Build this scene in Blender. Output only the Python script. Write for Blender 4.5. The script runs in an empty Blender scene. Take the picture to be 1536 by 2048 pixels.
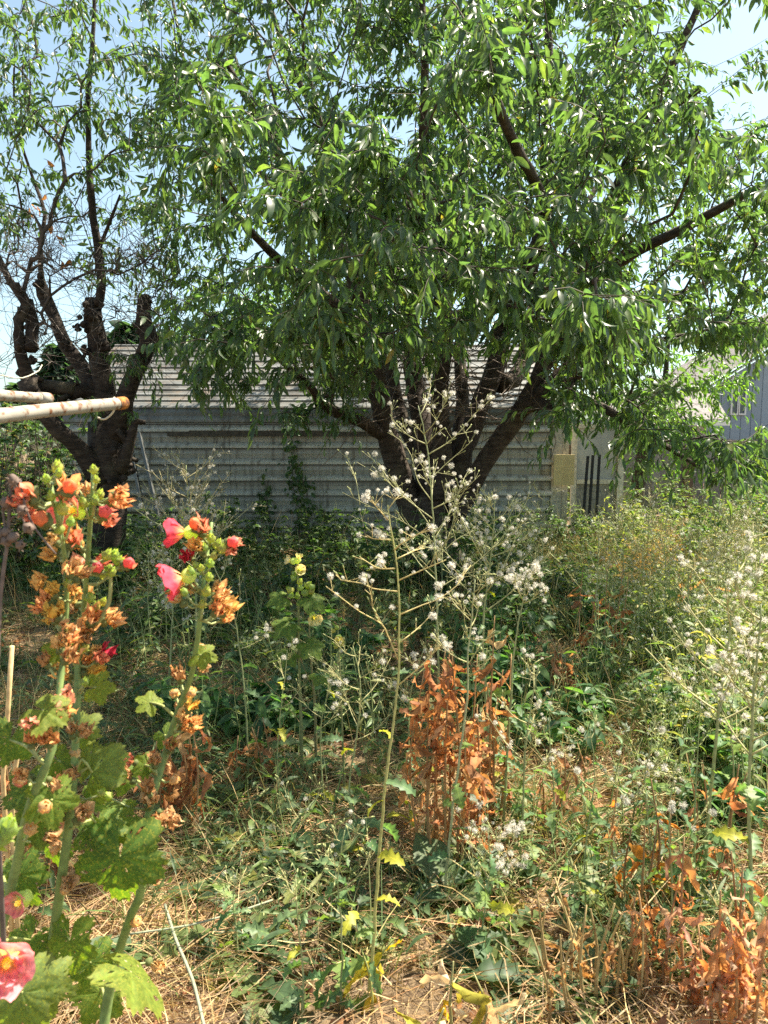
import bpy, math, random
import numpy as np
from mathutils import Vector, Matrix

random.seed(7)
RNG = np.random.default_rng(7)
scene = bpy.context.scene
COL = scene.collection

# ------------------------------------------------------------------ camera
CAM_H, PITCH, FPX = 1.55, math.radians(6.5), 26.0 / 34.6 * 2048
cam_d = bpy.data.cameras.new('camera')
cam_d.sensor_fit = 'VERTICAL'
cam_d.sensor_height = 34.6
cam_d.lens = 26.0
cam_d.clip_start = 0.05
cam_d.clip_end = 2000
cam_d.dof.use_dof = True
cam_d.dof.focus_distance = 4.0
cam_d.dof.aperture_fstop = 7.5
cam = bpy.data.objects.new('camera', cam_d)
COL.objects.link(cam)
cam.location = (0, 0, CAM_H)
cam.rotation_euler = (math.radians(90) - PITCH, 0, 0)
scene.camera = cam

# ------------------------------------------------------------------ light
SUN_EL, SUN_AZ = math.radians(60), math.radians(60)      # azimuth from +Y towards +X
world = bpy.data.worlds.new('World')
scene.world = world
world.use_nodes = True
wn = world.node_tree
wn.nodes.clear()
sky = wn.nodes.new('ShaderNodeTexSky')
sky.sky_type = 'NISHITA'
sky.sun_disc = False
sky.sun_elevation = SUN_EL
sky.sun_rotation = SUN_AZ
sky.air_density = 0.8
sky.dust_density = 1.5
sky.ozone_density = 1.0
bg = wn.nodes.new('ShaderNodeBackground')
bg.inputs['Strength'].default_value = 0.088
wo = wn.nodes.new('ShaderNodeOutputWorld')
tint = wn.nodes.new('ShaderNodeMix')                              # thin summer smoke: the whole sky a little less violet
tint.data_type = 'RGBA'
tint.blend_type = 'MULTIPLY'
tint.inputs[0].default_value = 1.0
tint.inputs[7].default_value = (0.93, 1.06, 0.98, 1)
hsv = wn.nodes.new('ShaderNodeHueSaturation')
hsv.inputs['Saturation'].default_value = 0.76
wn.links.new(sky.outputs[0], hsv.inputs['Color'])
wn.links.new(hsv.outputs[0], tint.inputs[6])
wn.links.new(tint.outputs[2], bg.inputs[0])
wn.links.new(bg.outputs[0], wo.inputs[0])
sun_d = bpy.data.lights.new('sun', 'SUN')
sun_d.energy = 5.0
sun_d.angle = math.radians(0.55)
sun_d.color = (1.0, 0.91, 0.75)
sun = bpy.data.objects.new('sun', sun_d)
COL.objects.link(sun)
sv = Vector((math.sin(SUN_AZ) * math.cos(SUN_EL), math.cos(SUN_AZ) * math.cos(SUN_EL), math.sin(SUN_EL)))
sun.rotation_euler = (-sv).to_track_quat('-Z', 'Y').to_euler()
sun.location = (6, 14, 22)
vs = scene.view_settings
scene.display_settings.display_device = 'sRGB'
vs.view_transform = 'Standard'
vs.look = 'None'
vs.gamma = 1.0
vs.use_curve_mapping = False
vs.exposure = 1.66
cy = scene.cycles
cy.max_bounces = 8
cy.diffuse_bounces = 4
cy.glossy_bounces = 2
cy.transmission_bounces = 4
cy.transparent_max_bounces = 4
cy.sample_clamp_indirect = 6
cy.use_denoising = False
scene.render.film_transparent = False

# ------------------------------------------------------------------ projection helpers (photo pixel + distance -> place in the garden)
cP, sP = math.cos(PITCH), math.sin(PITCH)


def ray(px, py):
    a, b = (px - 768) / FPX, (1024 - py) / FPX
    return np.array([a, b * sP + cP, b * cP - sP])


def P(px, py, Y):
    d = ray(px, py)
    return np.array([0, 0, CAM_H]) + d * (Y / d[1])


def G(px, py, z=0.0):
    d = ray(px, py)
    return np.array([0, 0, CAM_H]) + d * ((z - CAM_H) / d[2])


def project(p):
    q = np.asarray(p) - np.array([0, 0, CAM_H])
    dep = q[:, 1] * cP - q[:, 2] * sP
    up = q[:, 1] * sP + q[:, 2] * cP
    dd = np.maximum(dep, 1e-3)
    return 768 + FPX * q[:, 0] / dd, 1024 - FPX * up / dd, dep


def gz(x, y):
    """height of the ground"""
    return (0.03 * np.sin(x * 1.7 + 1.3) * np.sin(y * 1.3 + 0.4) + 0.018 * np.sin(x * 4.1 + y * 2.7) + 0.012 * np.sin(x * 7.3 - y * 6.1))


# ------------------------------------------------------------------ object helpers
def tag(o, label=None, cat=None, group=None, kind=None):
    if label: o['label'] = label
    if cat: o['category'] = cat
    if group: o['group'] = group
    if kind: o['kind'] = kind
    return o


def empty(name, loc=(0, 0, 0), label=None, cat=None, group=None):
    o = bpy.data.objects.new(name, None)
    o.empty_display_size = 0.1
    COL.objects.link(o)
    o.location = Vector([float(v) for v in loc])
    return tag(o, label, cat, group)


def wloc(o):
    v = Vector((0, 0, 0))
    while o is not None:
        v += o.location
        o = o.parent
    return np.array(v)


def copy_tree(o, parent=None):
    c = o.copy()
    COL.objects.link(c)
    c.parent = parent
    for ch in list(o.children):
        copy_tree(ch, c)
    return c


def make_mesh(name, V, Q=None, T=None, col=None, smooth=True, mat=None, uv=None):
    me = bpy.data.meshes.new(name)
    V = np.asarray(V, dtype=np.float32).reshape(-1, 3)
    Q = np.zeros((0, 4), np.int32) if Q is None or len(Q) == 0 else np.asarray(Q, np.int32)
    T = np.zeros((0, 3), np.int32) if T is None or len(T) == 0 else np.asarray(T, np.int32)
    me.vertices.add(len(V))
    me.vertices.foreach_set('co', V.ravel())
    nl = Q.size + T.size
    me.loops.add(nl)
    me.loops.foreach_set('vertex_index', np.concatenate([Q.ravel(), T.ravel()]).astype(np.int32))
    npoly = len(Q) + len(T)
    me.polygons.add(npoly)
    tot = np.concatenate([np.full(len(Q), 4), np.full(len(T), 3)]).astype(np.int32)
    st = np.zeros(npoly, np.int32)
    if npoly: st[1:] = np.cumsum(tot)[:-1]
    me.polygons.foreach_set('loop_start', st)
    me.polygons.foreach_set('loop_total', tot)
    me.polygons.foreach_set('use_smooth', np.full(npoly, smooth))
    if col is not None:
        at = me.color_attributes.new('Col', 'FLOAT_COLOR', 'POINT')
        c4 = np.ones((len(V), 4), np.float32)
        c4[:, :3] = col
        at.data.foreach_set('color', c4.ravel())
    if uv is not None:
        a2 = me.attributes.new('lv', 'FLOAT2', 'POINT')
        a2.data.foreach_set('vector', np.asarray(uv, np.float32).ravel())
    me.update(calc_edges=True)
    if mat: me.materials.append(mat)
    return me


def link(name, me, parent=None, M=None):
    o = bpy.data.objects.new(name, me)
    COL.objects.link(o)
    if parent is not None: o.parent = parent
    if M is not None: o.matrix_local = M
    return o


class MB:
    """collects geometry (world coordinates) that becomes one mesh object"""
    def __init__(s):
        s.v, s.q, s.t, s.c, s.u, s.n = [], [], [], [], [], 0

    def add(s, V, Q=None, T=None, col=(0.5, 0.5, 0.5), uv=None):
        V = np.asarray(V, float).reshape(-1, 3)
        if Q is not None and len(Q): s.q.append(np.asarray(Q) + s.n)
        if T is not None and len(T): s.t.append(np.asarray(T) + s.n)
        col = np.asarray(col, float)
        s.c.append(np.broadcast_to(col, (len(V), 3)) if col.ndim == 1 else col)
        s.u.append(np.zeros((len(V), 2)) if uv is None else uv)
        s.v.append(V)
        s.n += len(V)

    def tube(s, pts, rad, sides=6, col=(0.5, 0.5, 0.5), cap=True, knots=0.0):
        pts = np.asarray(pts, float)
        n = len(pts)
        rad = np.broadcast_to(np.asarray(rad, float), (n,))
        tan = np.gradient(pts, axis=0)
        tan /= np.linalg.norm(tan, axis=1)[:, None] + 1e-9
        ref = np.array([0.3, 0.9, 0.2]) if abs(tan[0][2]) > 0.7 else np.array([0.1, 0.2, 1.0])
        u = np.cross(tan, ref)
        u /= np.linalg.norm(u, axis=1)[:, None] + 1e-9
        w = np.cross(tan, u)
        a = np.arange(sides) * 2 * math.pi / sides
        R = rad[:, None] * np.ones((1, sides))
        if knots:
            R = R * (1 + knots * (RNG.random((n, sides)) - 0.45))
        ring = pts[:, None, :] + R[:, :, None] * (np.cos(a)[None, :, None] * u[:, None, :] + np.sin(a)[None, :, None] * w[:, None, :])
        V = ring.reshape(-1, 3)
        i = np.arange(n - 1)[:, None] * sides
        j = np.arange(sides)[None, :]
        k = (j + 1) % sides
        Q = np.stack([i + j, i + k, i + sides + k, i + sides + j], -1).reshape(-1, 4)
        T = None
        if cap:
            V = np.vstack([V, pts[-1] + tan[-1] * rad[-1] * 0.3, pts[0]])
            b = (n - 1) * sides
            jj = np.arange(sides)
            kk = (jj + 1) % sides
            T = np.vstack([np.stack([b + jj, b + kk, np.full(sides, n * sides)], -1), np.stack([kk, jj, np.full(sides, n * sides + 1)], -1)])
        s.add(V, Q, T, col)

    def box(s, lo, hi, col=(0.5, 0.5, 0.5), M=None):
        x0, y0, z0 = lo
        x1, y1, z1 = hi
        V = np.array([[x0, y0, z0], [x1, y0, z0], [x1, y1, z0], [x0, y1, z0], [x0, y0, z1], [x1, y0, z1], [x1, y1, z1], [x0, y1, z1]], float)
        if M is not None:
            V = V @ np.array(M.to_3x3()).T + np.array(M.translation)
        Q = [[0, 3, 2, 1], [4, 5, 6, 7], [0, 1, 5, 4], [1, 2, 6, 5], [2, 3, 7, 6], [3, 0, 4, 7]]
        s.add(V, Q, None, col)

    def bar(s, a, b, w, h=None, col=(0.5, 0.5, 0.5), up=(0, 0, 1)):
        """square bar from a to b"""
        a, b = np.asarray(a, float), np.asarray(b, float)
        h = h or w
        d = (b - a) / np.linalg.norm(b - a)
        u = np.cross(d, np.asarray(up, float))
        if np.linalg.norm(u) < 1e-3: u = np.cross(d, np.array([0, 1.0, 0]))
        u /= np.linalg.norm(u)
        v = np.cross(u, d)
        V = [p + su * u * w / 2 + sv_ * v * h / 2 for p in (a, b) for su, sv_ in ((-1, -1), (1, -1), (1, 1), (-1, 1))]
        Q = [[3, 2, 1, 0], [4, 5, 6, 7], [0, 1, 5, 4], [1, 2, 6, 5], [2, 3, 7, 6], [3, 0, 4, 7]]
        s.add(V, Q, None, col)

    def leaves(s, LV, faces, cols, uv=None):
        """LV: N x k x 3 leaf vertices sharing one face template; cols N x 3 or N x k x 3"""
        N, k, _ = LV.shape
        Q = (faces[None, :, :] + (np.arange(N) * k)[:, None, None]).reshape(-1, 4)
        c = np.repeat(cols[:, None, :], k, 1) if cols.ndim == 2 else cols
        s.add(LV.reshape(-1, 3), Q, None, c.reshape(-1, 3), None if uv is None else np.tile(uv, (N, 1)))

    def build(s, name, mat, parent=None, smooth=True, local=False):
        V = np.vstack(s.v)
        if parent is not None and not local: V = V - wloc(parent)
        me = make_mesh(name, V, np.vstack(s.q) if s.q else None, np.vstack(s.t) if s.t else None, np.vstack(s.c), smooth, mat, np.vstack(s.u))
        return link(name, me, parent)


def nrm(v):
    return v / (np.linalg.norm(v, axis=-1, keepdims=True) + 1e-9)


def catmull(pts, step):
    pts = np.asarray(pts, float)
    if len(pts) < 3:
        n = max(2, int(np.linalg.norm(pts[-1] - pts[0]) / step) + 1)
        t = np.linspace(0, 1, n)[:, None]
        return pts[0] * (1 - t) + pts[-1] * t, np.linspace(0, len(pts) - 1, n)
    ext = np.vstack([2 * pts[0] - pts[1], pts, 2 * pts[-1] - pts[-2]])
    out, par = [], []
    for i in range(len(pts) - 1):
        p0, p1, p2, p3 = ext[i:i + 4]
        n = max(1, int(round(np.linalg.norm(p2 - p1) / step)))
        for t in np.arange(n) / n:
            out.append(0.5 * ((2 * p1) + (-p0 + p2) * t + (2 * p0 - 5 * p1 + 4 * p2 - p3) * t ** 2 + (-p0 + 3 * p1 - 3 * p2 + p3) * t ** 3))
            par.append(i + t)
    out.append(pts[-1])
    par.append(len(pts) - 1)
    return np.array(out), np.array(par)


# leaf outlines: (t along, half width, sweep of the side vertices)
PROF_OVAL = [(0, 0.03, 0), (0.12, 0.55, 0), (0.36, 1, 0), (0.66, 0.8, 0), (0.87, 0.36, 0), (1, 0.0, 0)]
PROF_SMALL = [(0, 0.05, 0), (0.4, 1, 0), (0.75, 0.7, 0), (1, 0, 0)]
PROF_LANCE = [(0, 0.2, 0), (0.25, 0.9, 0), (0.55, 1, 0), (0.85, 0.5, 0), (1, 0, 0)]


def prof_toothed(n=7, base=0.25, depth=0.5, seed=0):
    r = random.Random(seed)
    out = [(0, 0.12, 0)]
    for i in range(1, 2 * n):
        t = i / (2 * n)
        w = (base + (1 - base) * math.sin(math.pi * min(1, t * 0.72 + 0.05)) ** 1.2) * (1 if t < 0.85 else (1 - t) / 0.15 * 0.9 + 0.1)
        if i % 2 == 1: w *= 1.0 + 0.15 * r.random()
        else: w *= (1 - depth) + 0.2 * r.random()
        out.append((t, w, -0.045 if i % 2 == 1 else 0.0))
    out.append((1, 0, 0))
    return out


def leaf_faces(rows):
    f = []
    for i in range(rows - 1):
        a = i * 3
        f += [[a, a + 1, a + 4, a + 3], [a + 1, a + 2, a + 5, a + 4]]
    return np.array(f)


def leaf_uv(prof):
    u = []
    for t, w, s in prof: u += [(-w, t), (0, t), (w, t)]
    return np.array(u)


def leaf_verts(base, d, n, L, W, prof, fold, droop, wave=0.0):
    """vectorised leaves: base,d,n N x 3; L,W,fold,droop N"""
    base, d, n = (np.asarray(a, float) for a in (base, d, n))
    N = len(base)
    d = nrm(d)
    n = nrm(n - (n * d).sum(1)[:, None] * d)
    s = np.cross(d, n)
    L, W, fold, droop = (np.broadcast_to(np.asarray(a, float), (N,))[:, None] for a in (L, W, fold, droop))
    a = np.where(np.abs(droop) < 1e-3, 1e-3, droop)
    out = np.empty((N, len(prof) * 3, 3))
    for i, (t, w, sw) in enumerate(prof):
        c = base + L * (np.sin(a * t) / a * d - (1 - np.cos(a * t)) / a * n)
        ln = n * np.cos(a * t) + d * np.sin(a * t)
        ld = d * np.cos(a * t) - n * np.sin(a * t)
        hw = W * w
        wv = wave * W * (RNG.random((N, 2)) - 0.5) if wave else np.zeros((N, 2))
        out[:, 3 * i] = c - s * hw * np.cos(fold) + ln * (hw * np.sin(fold) + wv[:, :1]) + ld * L * sw
        out[:, 3 * i + 1] = c
        out[:, 3 * i + 2] = c + s * hw * np.cos(fold) + ln * (hw * np.sin(fold) + wv[:, 1:]) + ld * L * sw
    return out


def vary(cols, n, w=None, jit=0.18):
    """n colours drawn from a palette with brightness jitter"""
    cols = np.asarray(cols, float)
    i = RNG.choice(len(cols), n, p=w)
    return cols[i] * (1 + jit * (RNG.random((n, 1)) * 2 - 1)) * (1 + 0.06 * (RNG.random((n, 3)) * 2 - 1))


# ------------------------------------------------------------------ materials
def nt(name):
    m = bpy.data.materials.new(name)
    m.use_nodes = True
    t = m.node_tree
    t.nodes.clear()
    out = t.nodes.new('ShaderNodeOutputMaterial')
    return m, t, out


def N_(t, typ, **kw):
    n = t.nodes.new(typ)
    for k, v in kw.items():
        if k in n.inputs: n.inputs[k].default_value = v
        else: setattr(n, k, v)
    return n


def ramp(t, fac, stops):
    r = t.nodes.new('ShaderNodeValToRGB')
    els = r.color_ramp.elements
    while len(els) < len(stops): els.new(0.5)
    for e, (p, c) in zip(els, stops):
        e.position = p
        e.color = (*c, 1)
    t.links.new(fac, r.inputs[0])
    return r.outputs[0]


def mixc(t, a, b, fac, mode='MIX'):
    m = t.nodes.new('ShaderNodeMix')
    m.data_type = 'RGBA'
    m.blend_type = mode
    for sock, v in ((m.inputs[6], a), (m.inputs[7], b), (m.inputs[0], fac)):
        if hasattr(v, 'links'): t.links.new(v, sock)
        elif isinstance(v, (int, float)): sock.default_value = v
        else: sock.default_value = (*v, 1)
    return m.outputs[2]


def leaf_material(name, trans=(2.2, 2.5, 0.8), fac=0.42, rough=0.42, spec=0.45, spots=None, vein=0.25, nscale=45, spot_scale=70, spot_lo=0.56):
    m, t, out = nt(name)
    L = t.links.new
    att = N_(t, 'ShaderNodeAttribute', attribute_name='Col')
    tc = N_(t, 'ShaderNodeTexCoord')
    nz = N_(t, 'ShaderNodeTexNoise', Scale=nscale, Detail=3.0)
    L(tc.outputs['Object'], nz.inputs['Vector'])
    v = ramp(t, nz.outputs['Fac'], [(0.3, (0.72, 0.72, 0.72)), (0.7, (1.25, 1.25, 1.25))])
    c = mixc(t, att.outputs['Color'], v, 1.0, 'MULTIPLY')
    if spots is not None:
        n2 = N_(t, 'ShaderNodeTexNoise', Scale=spot_scale, Detail=2.0)
        L(tc.outputs['Object'], n2.inputs['Vector'])
        sp = ramp(t, n2.outputs['Fac'], [(spot_lo, (0, 0, 0)), (spot_lo + 0.06, (1, 1, 1))])
        c = mixc(t, c, spots, sp)
    if vein:
        lv = N_(t, 'ShaderNodeAttribute', attribute_name='lv')
        sx = N_(t, 'ShaderNodeSeparateXYZ')
        L(lv.outputs['Vector'], sx.inputs[0])
        ab = N_(t, 'ShaderNodeMath', operation='ABSOLUTE')
        L(sx.outputs[0], ab.inputs[0])
        rv = ramp(t, ab.outputs[0], [(0.0, (1 + vein * 2.4, 1 + vein * 2.2, 1 + vein)), (0.09, (1, 1, 1))])
        c = mixc(t, c, rv, 1.0, 'MULTIPLY')
    b = N_(t, 'ShaderNodeBsdfPrincipled', Roughness=rough)
    b.inputs['Specular IOR Level'].default_value = spec
    L(c, b.inputs['Base Color'])
    tr = N_(t, 'ShaderNodeBsdfTranslucent')
    L(mixc(t, c, trans, 1.0, 'MULTIPLY'), tr.inputs[0])
    mx = N_(t, 'ShaderNodeMixShader')
    mx.inputs[0].default_value = fac
    L(b.outputs[0], mx.inputs[1])
    L(tr.outputs[0], mx.inputs[2])
    L(mx.outputs[0], out.inputs[0])
    return m


def plain(name, col, rough=0.8, spec=0.3, nscale=30, amp=0.25, bump=0.0, usecol=False, stain=None, stain_scale=6, stain_lo=0.55, metallic=0.0):
    m, t, out = nt(name)
    L = t.links.new
    tc = N_(t, 'ShaderNodeTexCoord')
    nz = N_(t, 'ShaderNodeTexNoise', Scale=nscale, Detail=5.0)
    L(tc.outputs['Object'], nz.inputs['Vector'])
    v = ramp(t, nz.outputs['Fac'], [(0.25, (1 - amp,) * 3), (0.75, (1 + amp,) * 3)])
    src = col
    if usecol:
        src = N_(t, 'ShaderNodeAttribute', attribute_name='Col').outputs['Color']
    c = mixc(t, src, v, 1.0, 'MULTIPLY')
    if stain is not None:
        n2 = N_(t, 'ShaderNodeTexNoise', Scale=stain_scale, Detail=6.0)
        L(tc.outputs['Object'], n2.inputs['Vector'])
        c = mixc(t, c, stain, ramp(t, n2.outputs['Fac'], [(stain_lo, (0, 0, 0)), (stain_lo + 0.12, (1, 1, 1))]))
    b = N_(t, 'ShaderNodeBsdfPrincipled', Roughness=rough, Metallic=metallic)
    b.inputs['Specular IOR Level'].default_value = spec
    L(c, b.inputs['Base Color'])
    if bump:
        bp = N_(t, 'ShaderNodeBump', Strength=bump, Distance=0.01)
        L(nz.outputs['Fac'], bp.inputs['Height'])
        L(bp.outputs[0], b.inputs['Normal'])
    L(b.outputs[0], out.inputs[0])
    return m


def bark_material(name='cherry_bark', k=1.0):
    m, t, out = nt(name)
    L = t.links.new
    tc = N_(t, 'ShaderNodeTexCoord')
    mp = N_(t, 'ShaderNodeMapping')
    mp.inputs['Scale'].default_value = (9, 9, 30)
    L(tc.outputs['Object'], mp.inputs[0])
    nz = N_(t, 'ShaderNodeTexNoise', Scale=1.0, Detail=7.0, Roughness=0.7)
    L(mp.outputs[0], nz.inputs['Vector'])
    n2 = N_(t, 'ShaderNodeTexNoise', Scale=5.0, Detail=4.0)
    L(tc.outputs['Object'], n2.inputs['Vector'])
    c = ramp(t, nz.outputs['Fac'], [(0.3, (0.036 * k, 0.026 * k, 0.021 * k)), (0.5, (0.11 * k, 0.08 * k, 0.062 * k)), (0.72, (0.24 * k, 0.19 * k, 0.15 * k))])
    c = mixc(t, c, (0.13, 0.11, 0.07), ramp(t, n2.outputs['Fac'], [(0.55, (0, 0, 0)), (0.75, (0.6, 0.6, 0.6))]))
    b = N_(t, 'ShaderNodeBsdfPrincipled', Roughness=0.8)
    b.inputs['Specular IOR Level'].default_value = 0.25
    L(c, b.inputs['Base Color'])
    bp = N_(t, 'ShaderNodeBump', Strength=0.9, Distance=0.02)
    L(nz.outputs['Fac'], bp.inputs['Height'])
    L(bp.outputs[0], b.inputs['Normal'])
    L(b.outputs[0], out.inputs[0])
    return m


def shed_material(name='weathered_sheet_metal', patches=False):
    """galvanised ribbed sheet gone beige, with dark vertical run marks"""
    m, t, out = nt(name)
    L = t.links.new
    tc = N_(t, 'ShaderNodeTexCoord')
    mp = N_(t, 'ShaderNodeMapping')
    mp.inputs['Scale'].default_value = (16, 16, 0.9)
    L(tc.outputs['Object'], mp.inputs[0])
    st = N_(t, 'ShaderNodeTexNoise', Scale=1.0, Detail=2.5, Roughness=0.55)
    L(mp.outputs[0], st.inputs['Vector'])
    m2 = N_(t, 'ShaderNodeMapping')
    m2.inputs['Scale'].default_value = (1.3, 1.3, 14)
    L(tc.outputs['Object'], m2.inputs[0])
    n2 = N_(t, 'ShaderNodeTexNoise', Scale=1.0, Detail=5.0)
    L(m2.outputs[0], n2.inputs['Vector'])
    att = N_(t, 'ShaderNodeAttribute', attribute_name='Col')
    c = mixc(t, att.outputs['Color'], (0.12, 0.10, 0.08), ramp(t, st.outputs['Fac'], [(0.5, (0, 0, 0)), (0.68, (0.72, 0.72, 0.72))]))
    c = mixc(t, c, (0.16, 0.13, 0.09), ramp(t, n2.outputs['Fac'], [(0.55, (0, 0, 0)), (0.75, (0.4, 0.4, 0.4))]))
    if patches:                                                   # moss, leaf dirt and rust lying on the roof
        n3 = N_(t, 'ShaderNodeTexNoise', Scale=2.2, Detail=7.0, Roughness=0.68)
        L(tc.outputs['Object'], n3.inputs['Vector'])
        c = mixc(t, c, (0.06, 0.055, 0.045), ramp(t, n3.outputs['Fac'], [(0.47, (0, 0, 0)), (0.62, (0.8, 0.8, 0.8))]))
        n4 = N_(t, 'ShaderNodeTexNoise', Scale=3.4, Detail=6.0, Roughness=0.6)
        m4 = N_(t, 'ShaderNodeMapping')
        m4.inputs['Location'].default_value = (7, 3, 5)
        L(tc.outputs['Object'], m4.inputs[0])
        L(m4.outputs[0], n4.inputs['Vector'])
        c = mixc(t, c, (0.24, 0.17, 0.12), ramp(t, n4.outputs['Fac'], [(0.54, (0, 0, 0)), (0.68, (0.6, 0.6, 0.6))]))
    b = N_(t, 'ShaderNodeBsdfPrincipled', Roughness=0.38)
    b.inputs['Metallic'].default_value = 0.1
    L(c, b.inputs['Base Color'])
    L(b.outputs[0], out.inputs[0])
    return m


M_LEAF = leaf_material('cherry_leaf', trans=(2.2, 2.55, 0.95), fac=0.46, rough=0.36, spec=0.55)
M_WEED = leaf_material('weed_leaf', trans=(1.9, 2.1, 0.8), fac=0.38, rough=0.5, spec=0.35)
M_DRY = leaf_material('dry_leaf', trans=(1.4, 1.15, 0.8), fac=0.42, rough=0.7, spec=0.2, vein=0.1)
M_HOLLY = leaf_material('hollyhock_leaf', trans=(1.9, 2.1, 0.4), fac=0.45, rough=0.6, spec=0.25, spots=(0.24, 0.26, 0.045), vein=0.0, nscale=9, spot_scale=20, spot_lo=0.55)
M_PETAL = leaf_material('petal', trans=(1.25, 0.95, 0.8), fac=0.45, rough=0.6, spec=0.2, vein=0.0, nscale=90)
M_FLUFF = leaf_material('seed_fluff', trans=(1.1, 1.1, 1.1), fac=0.45, rough=0.8, spec=0.1, vein=0.0)
M_STRAW = leaf_material('straw', trans=(1.3, 1.2, 0.8), fac=0.25, rough=0.6, spec=0.3, vein=0.0)
M_STEM = plain('green_stem', (0.2, 0.25, 0.08), rough=0.6, nscale=60, amp=0.3, usecol=True)
M_BARK = bark_material('cherry_bark', 0.52)
M_OLDBARK = bark_material('old_bark', 0.4)
M_TWIG = plain('twig_bark', (0.08, 0.06, 0.05), rough=0.75, nscale=40, amp=0.4, usecol=True)
M_SHED = shed_material()
M_SHEDROOF = shed_material('weathered_roof_metal', True)

# ------------------------------------------------------------------ ground
def ground_material():
    m, t, out = nt('garden_soil')
    L = t.links.new
    tc = N_(t, 'ShaderNodeTexCoord')
    a = N_(t, 'ShaderNodeTexNoise', Scale=1.1, Detail=6.0)
    b_ = N_(t, 'ShaderNodeTexNoise', Scale=38.0, Detail=6.0, Roughness=0.7)
    L(tc.outputs['Object'], a.inputs['Vector'])
    L(tc.outputs['Object'], b_.inputs['Vector'])
    c = ramp(t, b_.outputs['Fac'], [(0.3, (0.06, 0.042, 0.028)), (0.5, (0.15, 0.105, 0.065)), (0.7, (0.3, 0.215, 0.125))])
    c = mixc(t, c, (0.34, 0.25, 0.14), ramp(t, a.outputs['Fac'], [(0.45, (0, 0, 0)), (0.65, (0.55, 0.55, 0.55))]))
    b = N_(t, 'ShaderNodeBsdfPrincipled', Roughness=0.95)
    b.inputs['Specular IOR Level'].default_value = 0.1
    L(c, b.inputs['Base Color'])
    bp = N_(t, 'ShaderNodeBump', Strength=0.8, Distance=0.02)
    L(b_.outputs['Fac'], bp.inputs['Height'])
    L(bp.outputs[0], b.inputs['Normal'])
    L(b.outputs[0], out.inputs[0])
    return m


def grid_axis(near, far, step, grow):
    v, s = [0.0], step
    while v[-1] < far:
        v.append(v[-1] + s)
        if v[-1] > near: s *= grow
    return v


gx = grid_axis(7, 400, 0.16, 1.28)
gx = np.array([-v for v in gx[:0:-1]] + gx)
gy = np.array([-v - 2 for v in grid_axis(2, 300, 0.6, 1.6)[:0:-1]] + [v - 2 for v in grid_axis(14, 900, 0.16, 1.28)])
XX, YY = np.meshgrid(gx, gy)
fade = np.clip(1.4 - np.hypot(XX, YY) / 30, 0, 1)
V = np.stack([XX, YY, gz(XX, YY) * fade], -1).reshape(-1, 3)
nx, ny = len(gx), len(gy)
ii = (np.arange(ny - 1)[:, None] * nx + np.arange(nx - 1)[None, :]).ravel()
ground = link('ground', make_mesh('ground', V, np.stack([ii, ii + 1, ii + nx + 1, ii + nx], -1), None, None, True, ground_material()))
tag(ground, 'dry garden soil under straw and weeds', kind='structure')

# ------------------------------------------------------------------ metal shed
SY, SX0, SX1, SEAVE, SRIDGE = 9.5, -3.85, 2.08, 1.62, 2.62
shed = empty('metal_shed', (-0.9, SY, 0), 'long low shed clad in grey horizontal ribbed metal sheets behind the cherry trees', 'shed')
SHEET = np.array((0.385, 0.37, 0.325))
RCOL_ = RCOL = np.array((0.185, 0.187, 0.178))


def ribbed(path_fn, length, x0, x1, name, pitch=0.2, rib=0.05, col=SHEET, phase=0.1, parent=shed):
    """sheet whose ribs run along X; path_fn(s) -> (y, z, ny, nz) along the run of the sheet"""
    prof = []
    k = 0
    while True:
        s0 = k * pitch + phase
        if s0 > length: break
        for ds, h in ((-0.040, 0), (-0.030, rib), (-0.004, rib), (0.045, 0)):
            if 0 <= s0 + ds <= length: prof.append((s0 + ds, h))
        if s0 + pitch / 2 < length:
            prof.append((s0 + pitch * 0.36, 0.002)); prof.append((s0 + pitch * 0.5, 0.006)); prof.append((s0 + pitch * 0.64, 0.002))
        k += 1
    prof = [(0, 0)] + [p for p in prof if 0.001 < p[0] < length - 0.001] + [(length, 0)]
    nx_ = 14
    xs = np.linspace(x0, x1, nx_)
    dent = 0.004 * np.sin(xs * 1.3 + phase * 9)
    V, C, th = [], [], 0.004
    period = [min(abs(s_ - (q * pitch + phase)) for q in range(40)) for s_, h in prof]
    for off in (0.0, -th):
        for s_, h in prof:
            y, z, ny_, nz_ = path_fn(s_)
            hh = h + off
            k_ = prof.index((s_, h))
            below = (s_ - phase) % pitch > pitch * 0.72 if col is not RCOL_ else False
            c_ = col * (1.3 if h >= rib * 0.9 else (0.27 if (below and period[k_] < 0.045) else (0.95 + 0.1 * math.sin(s_ * 37))))  # skylight on rib tops, shade and grime under wall ribs painted into the colour
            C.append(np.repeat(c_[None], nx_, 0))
            V.append(np.stack([xs, y + ny_ * (hh + dent), z + nz_ * (hh + dent)], -1))
    V = np.vstack(V)
    R = len(prof)
    q = []
    for o in (0, R):
        i = ((np.arange(R - 1)[:, None] + o) * nx_ + np.arange(nx_ - 1)[None, :]).ravel()
        f = np.stack([i, i + 1, i + nx_ + 1, i + nx_], -1)
        q.append(f if o == 0 else f[:, ::-1])
    e = []
    for r in (0, R - 1):
        i = r * nx_ + np.arange(nx_ - 1)
        e.append(np.stack([i, i + R * nx_, i + R * nx_ + 1, i + 1], -1))
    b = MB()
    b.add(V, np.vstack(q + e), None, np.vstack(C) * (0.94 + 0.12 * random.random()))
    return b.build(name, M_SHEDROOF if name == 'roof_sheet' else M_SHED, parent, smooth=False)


def wall_path(z0):
    return lambda s: (SY, z0 + s, -1.0, 0.0)


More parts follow.
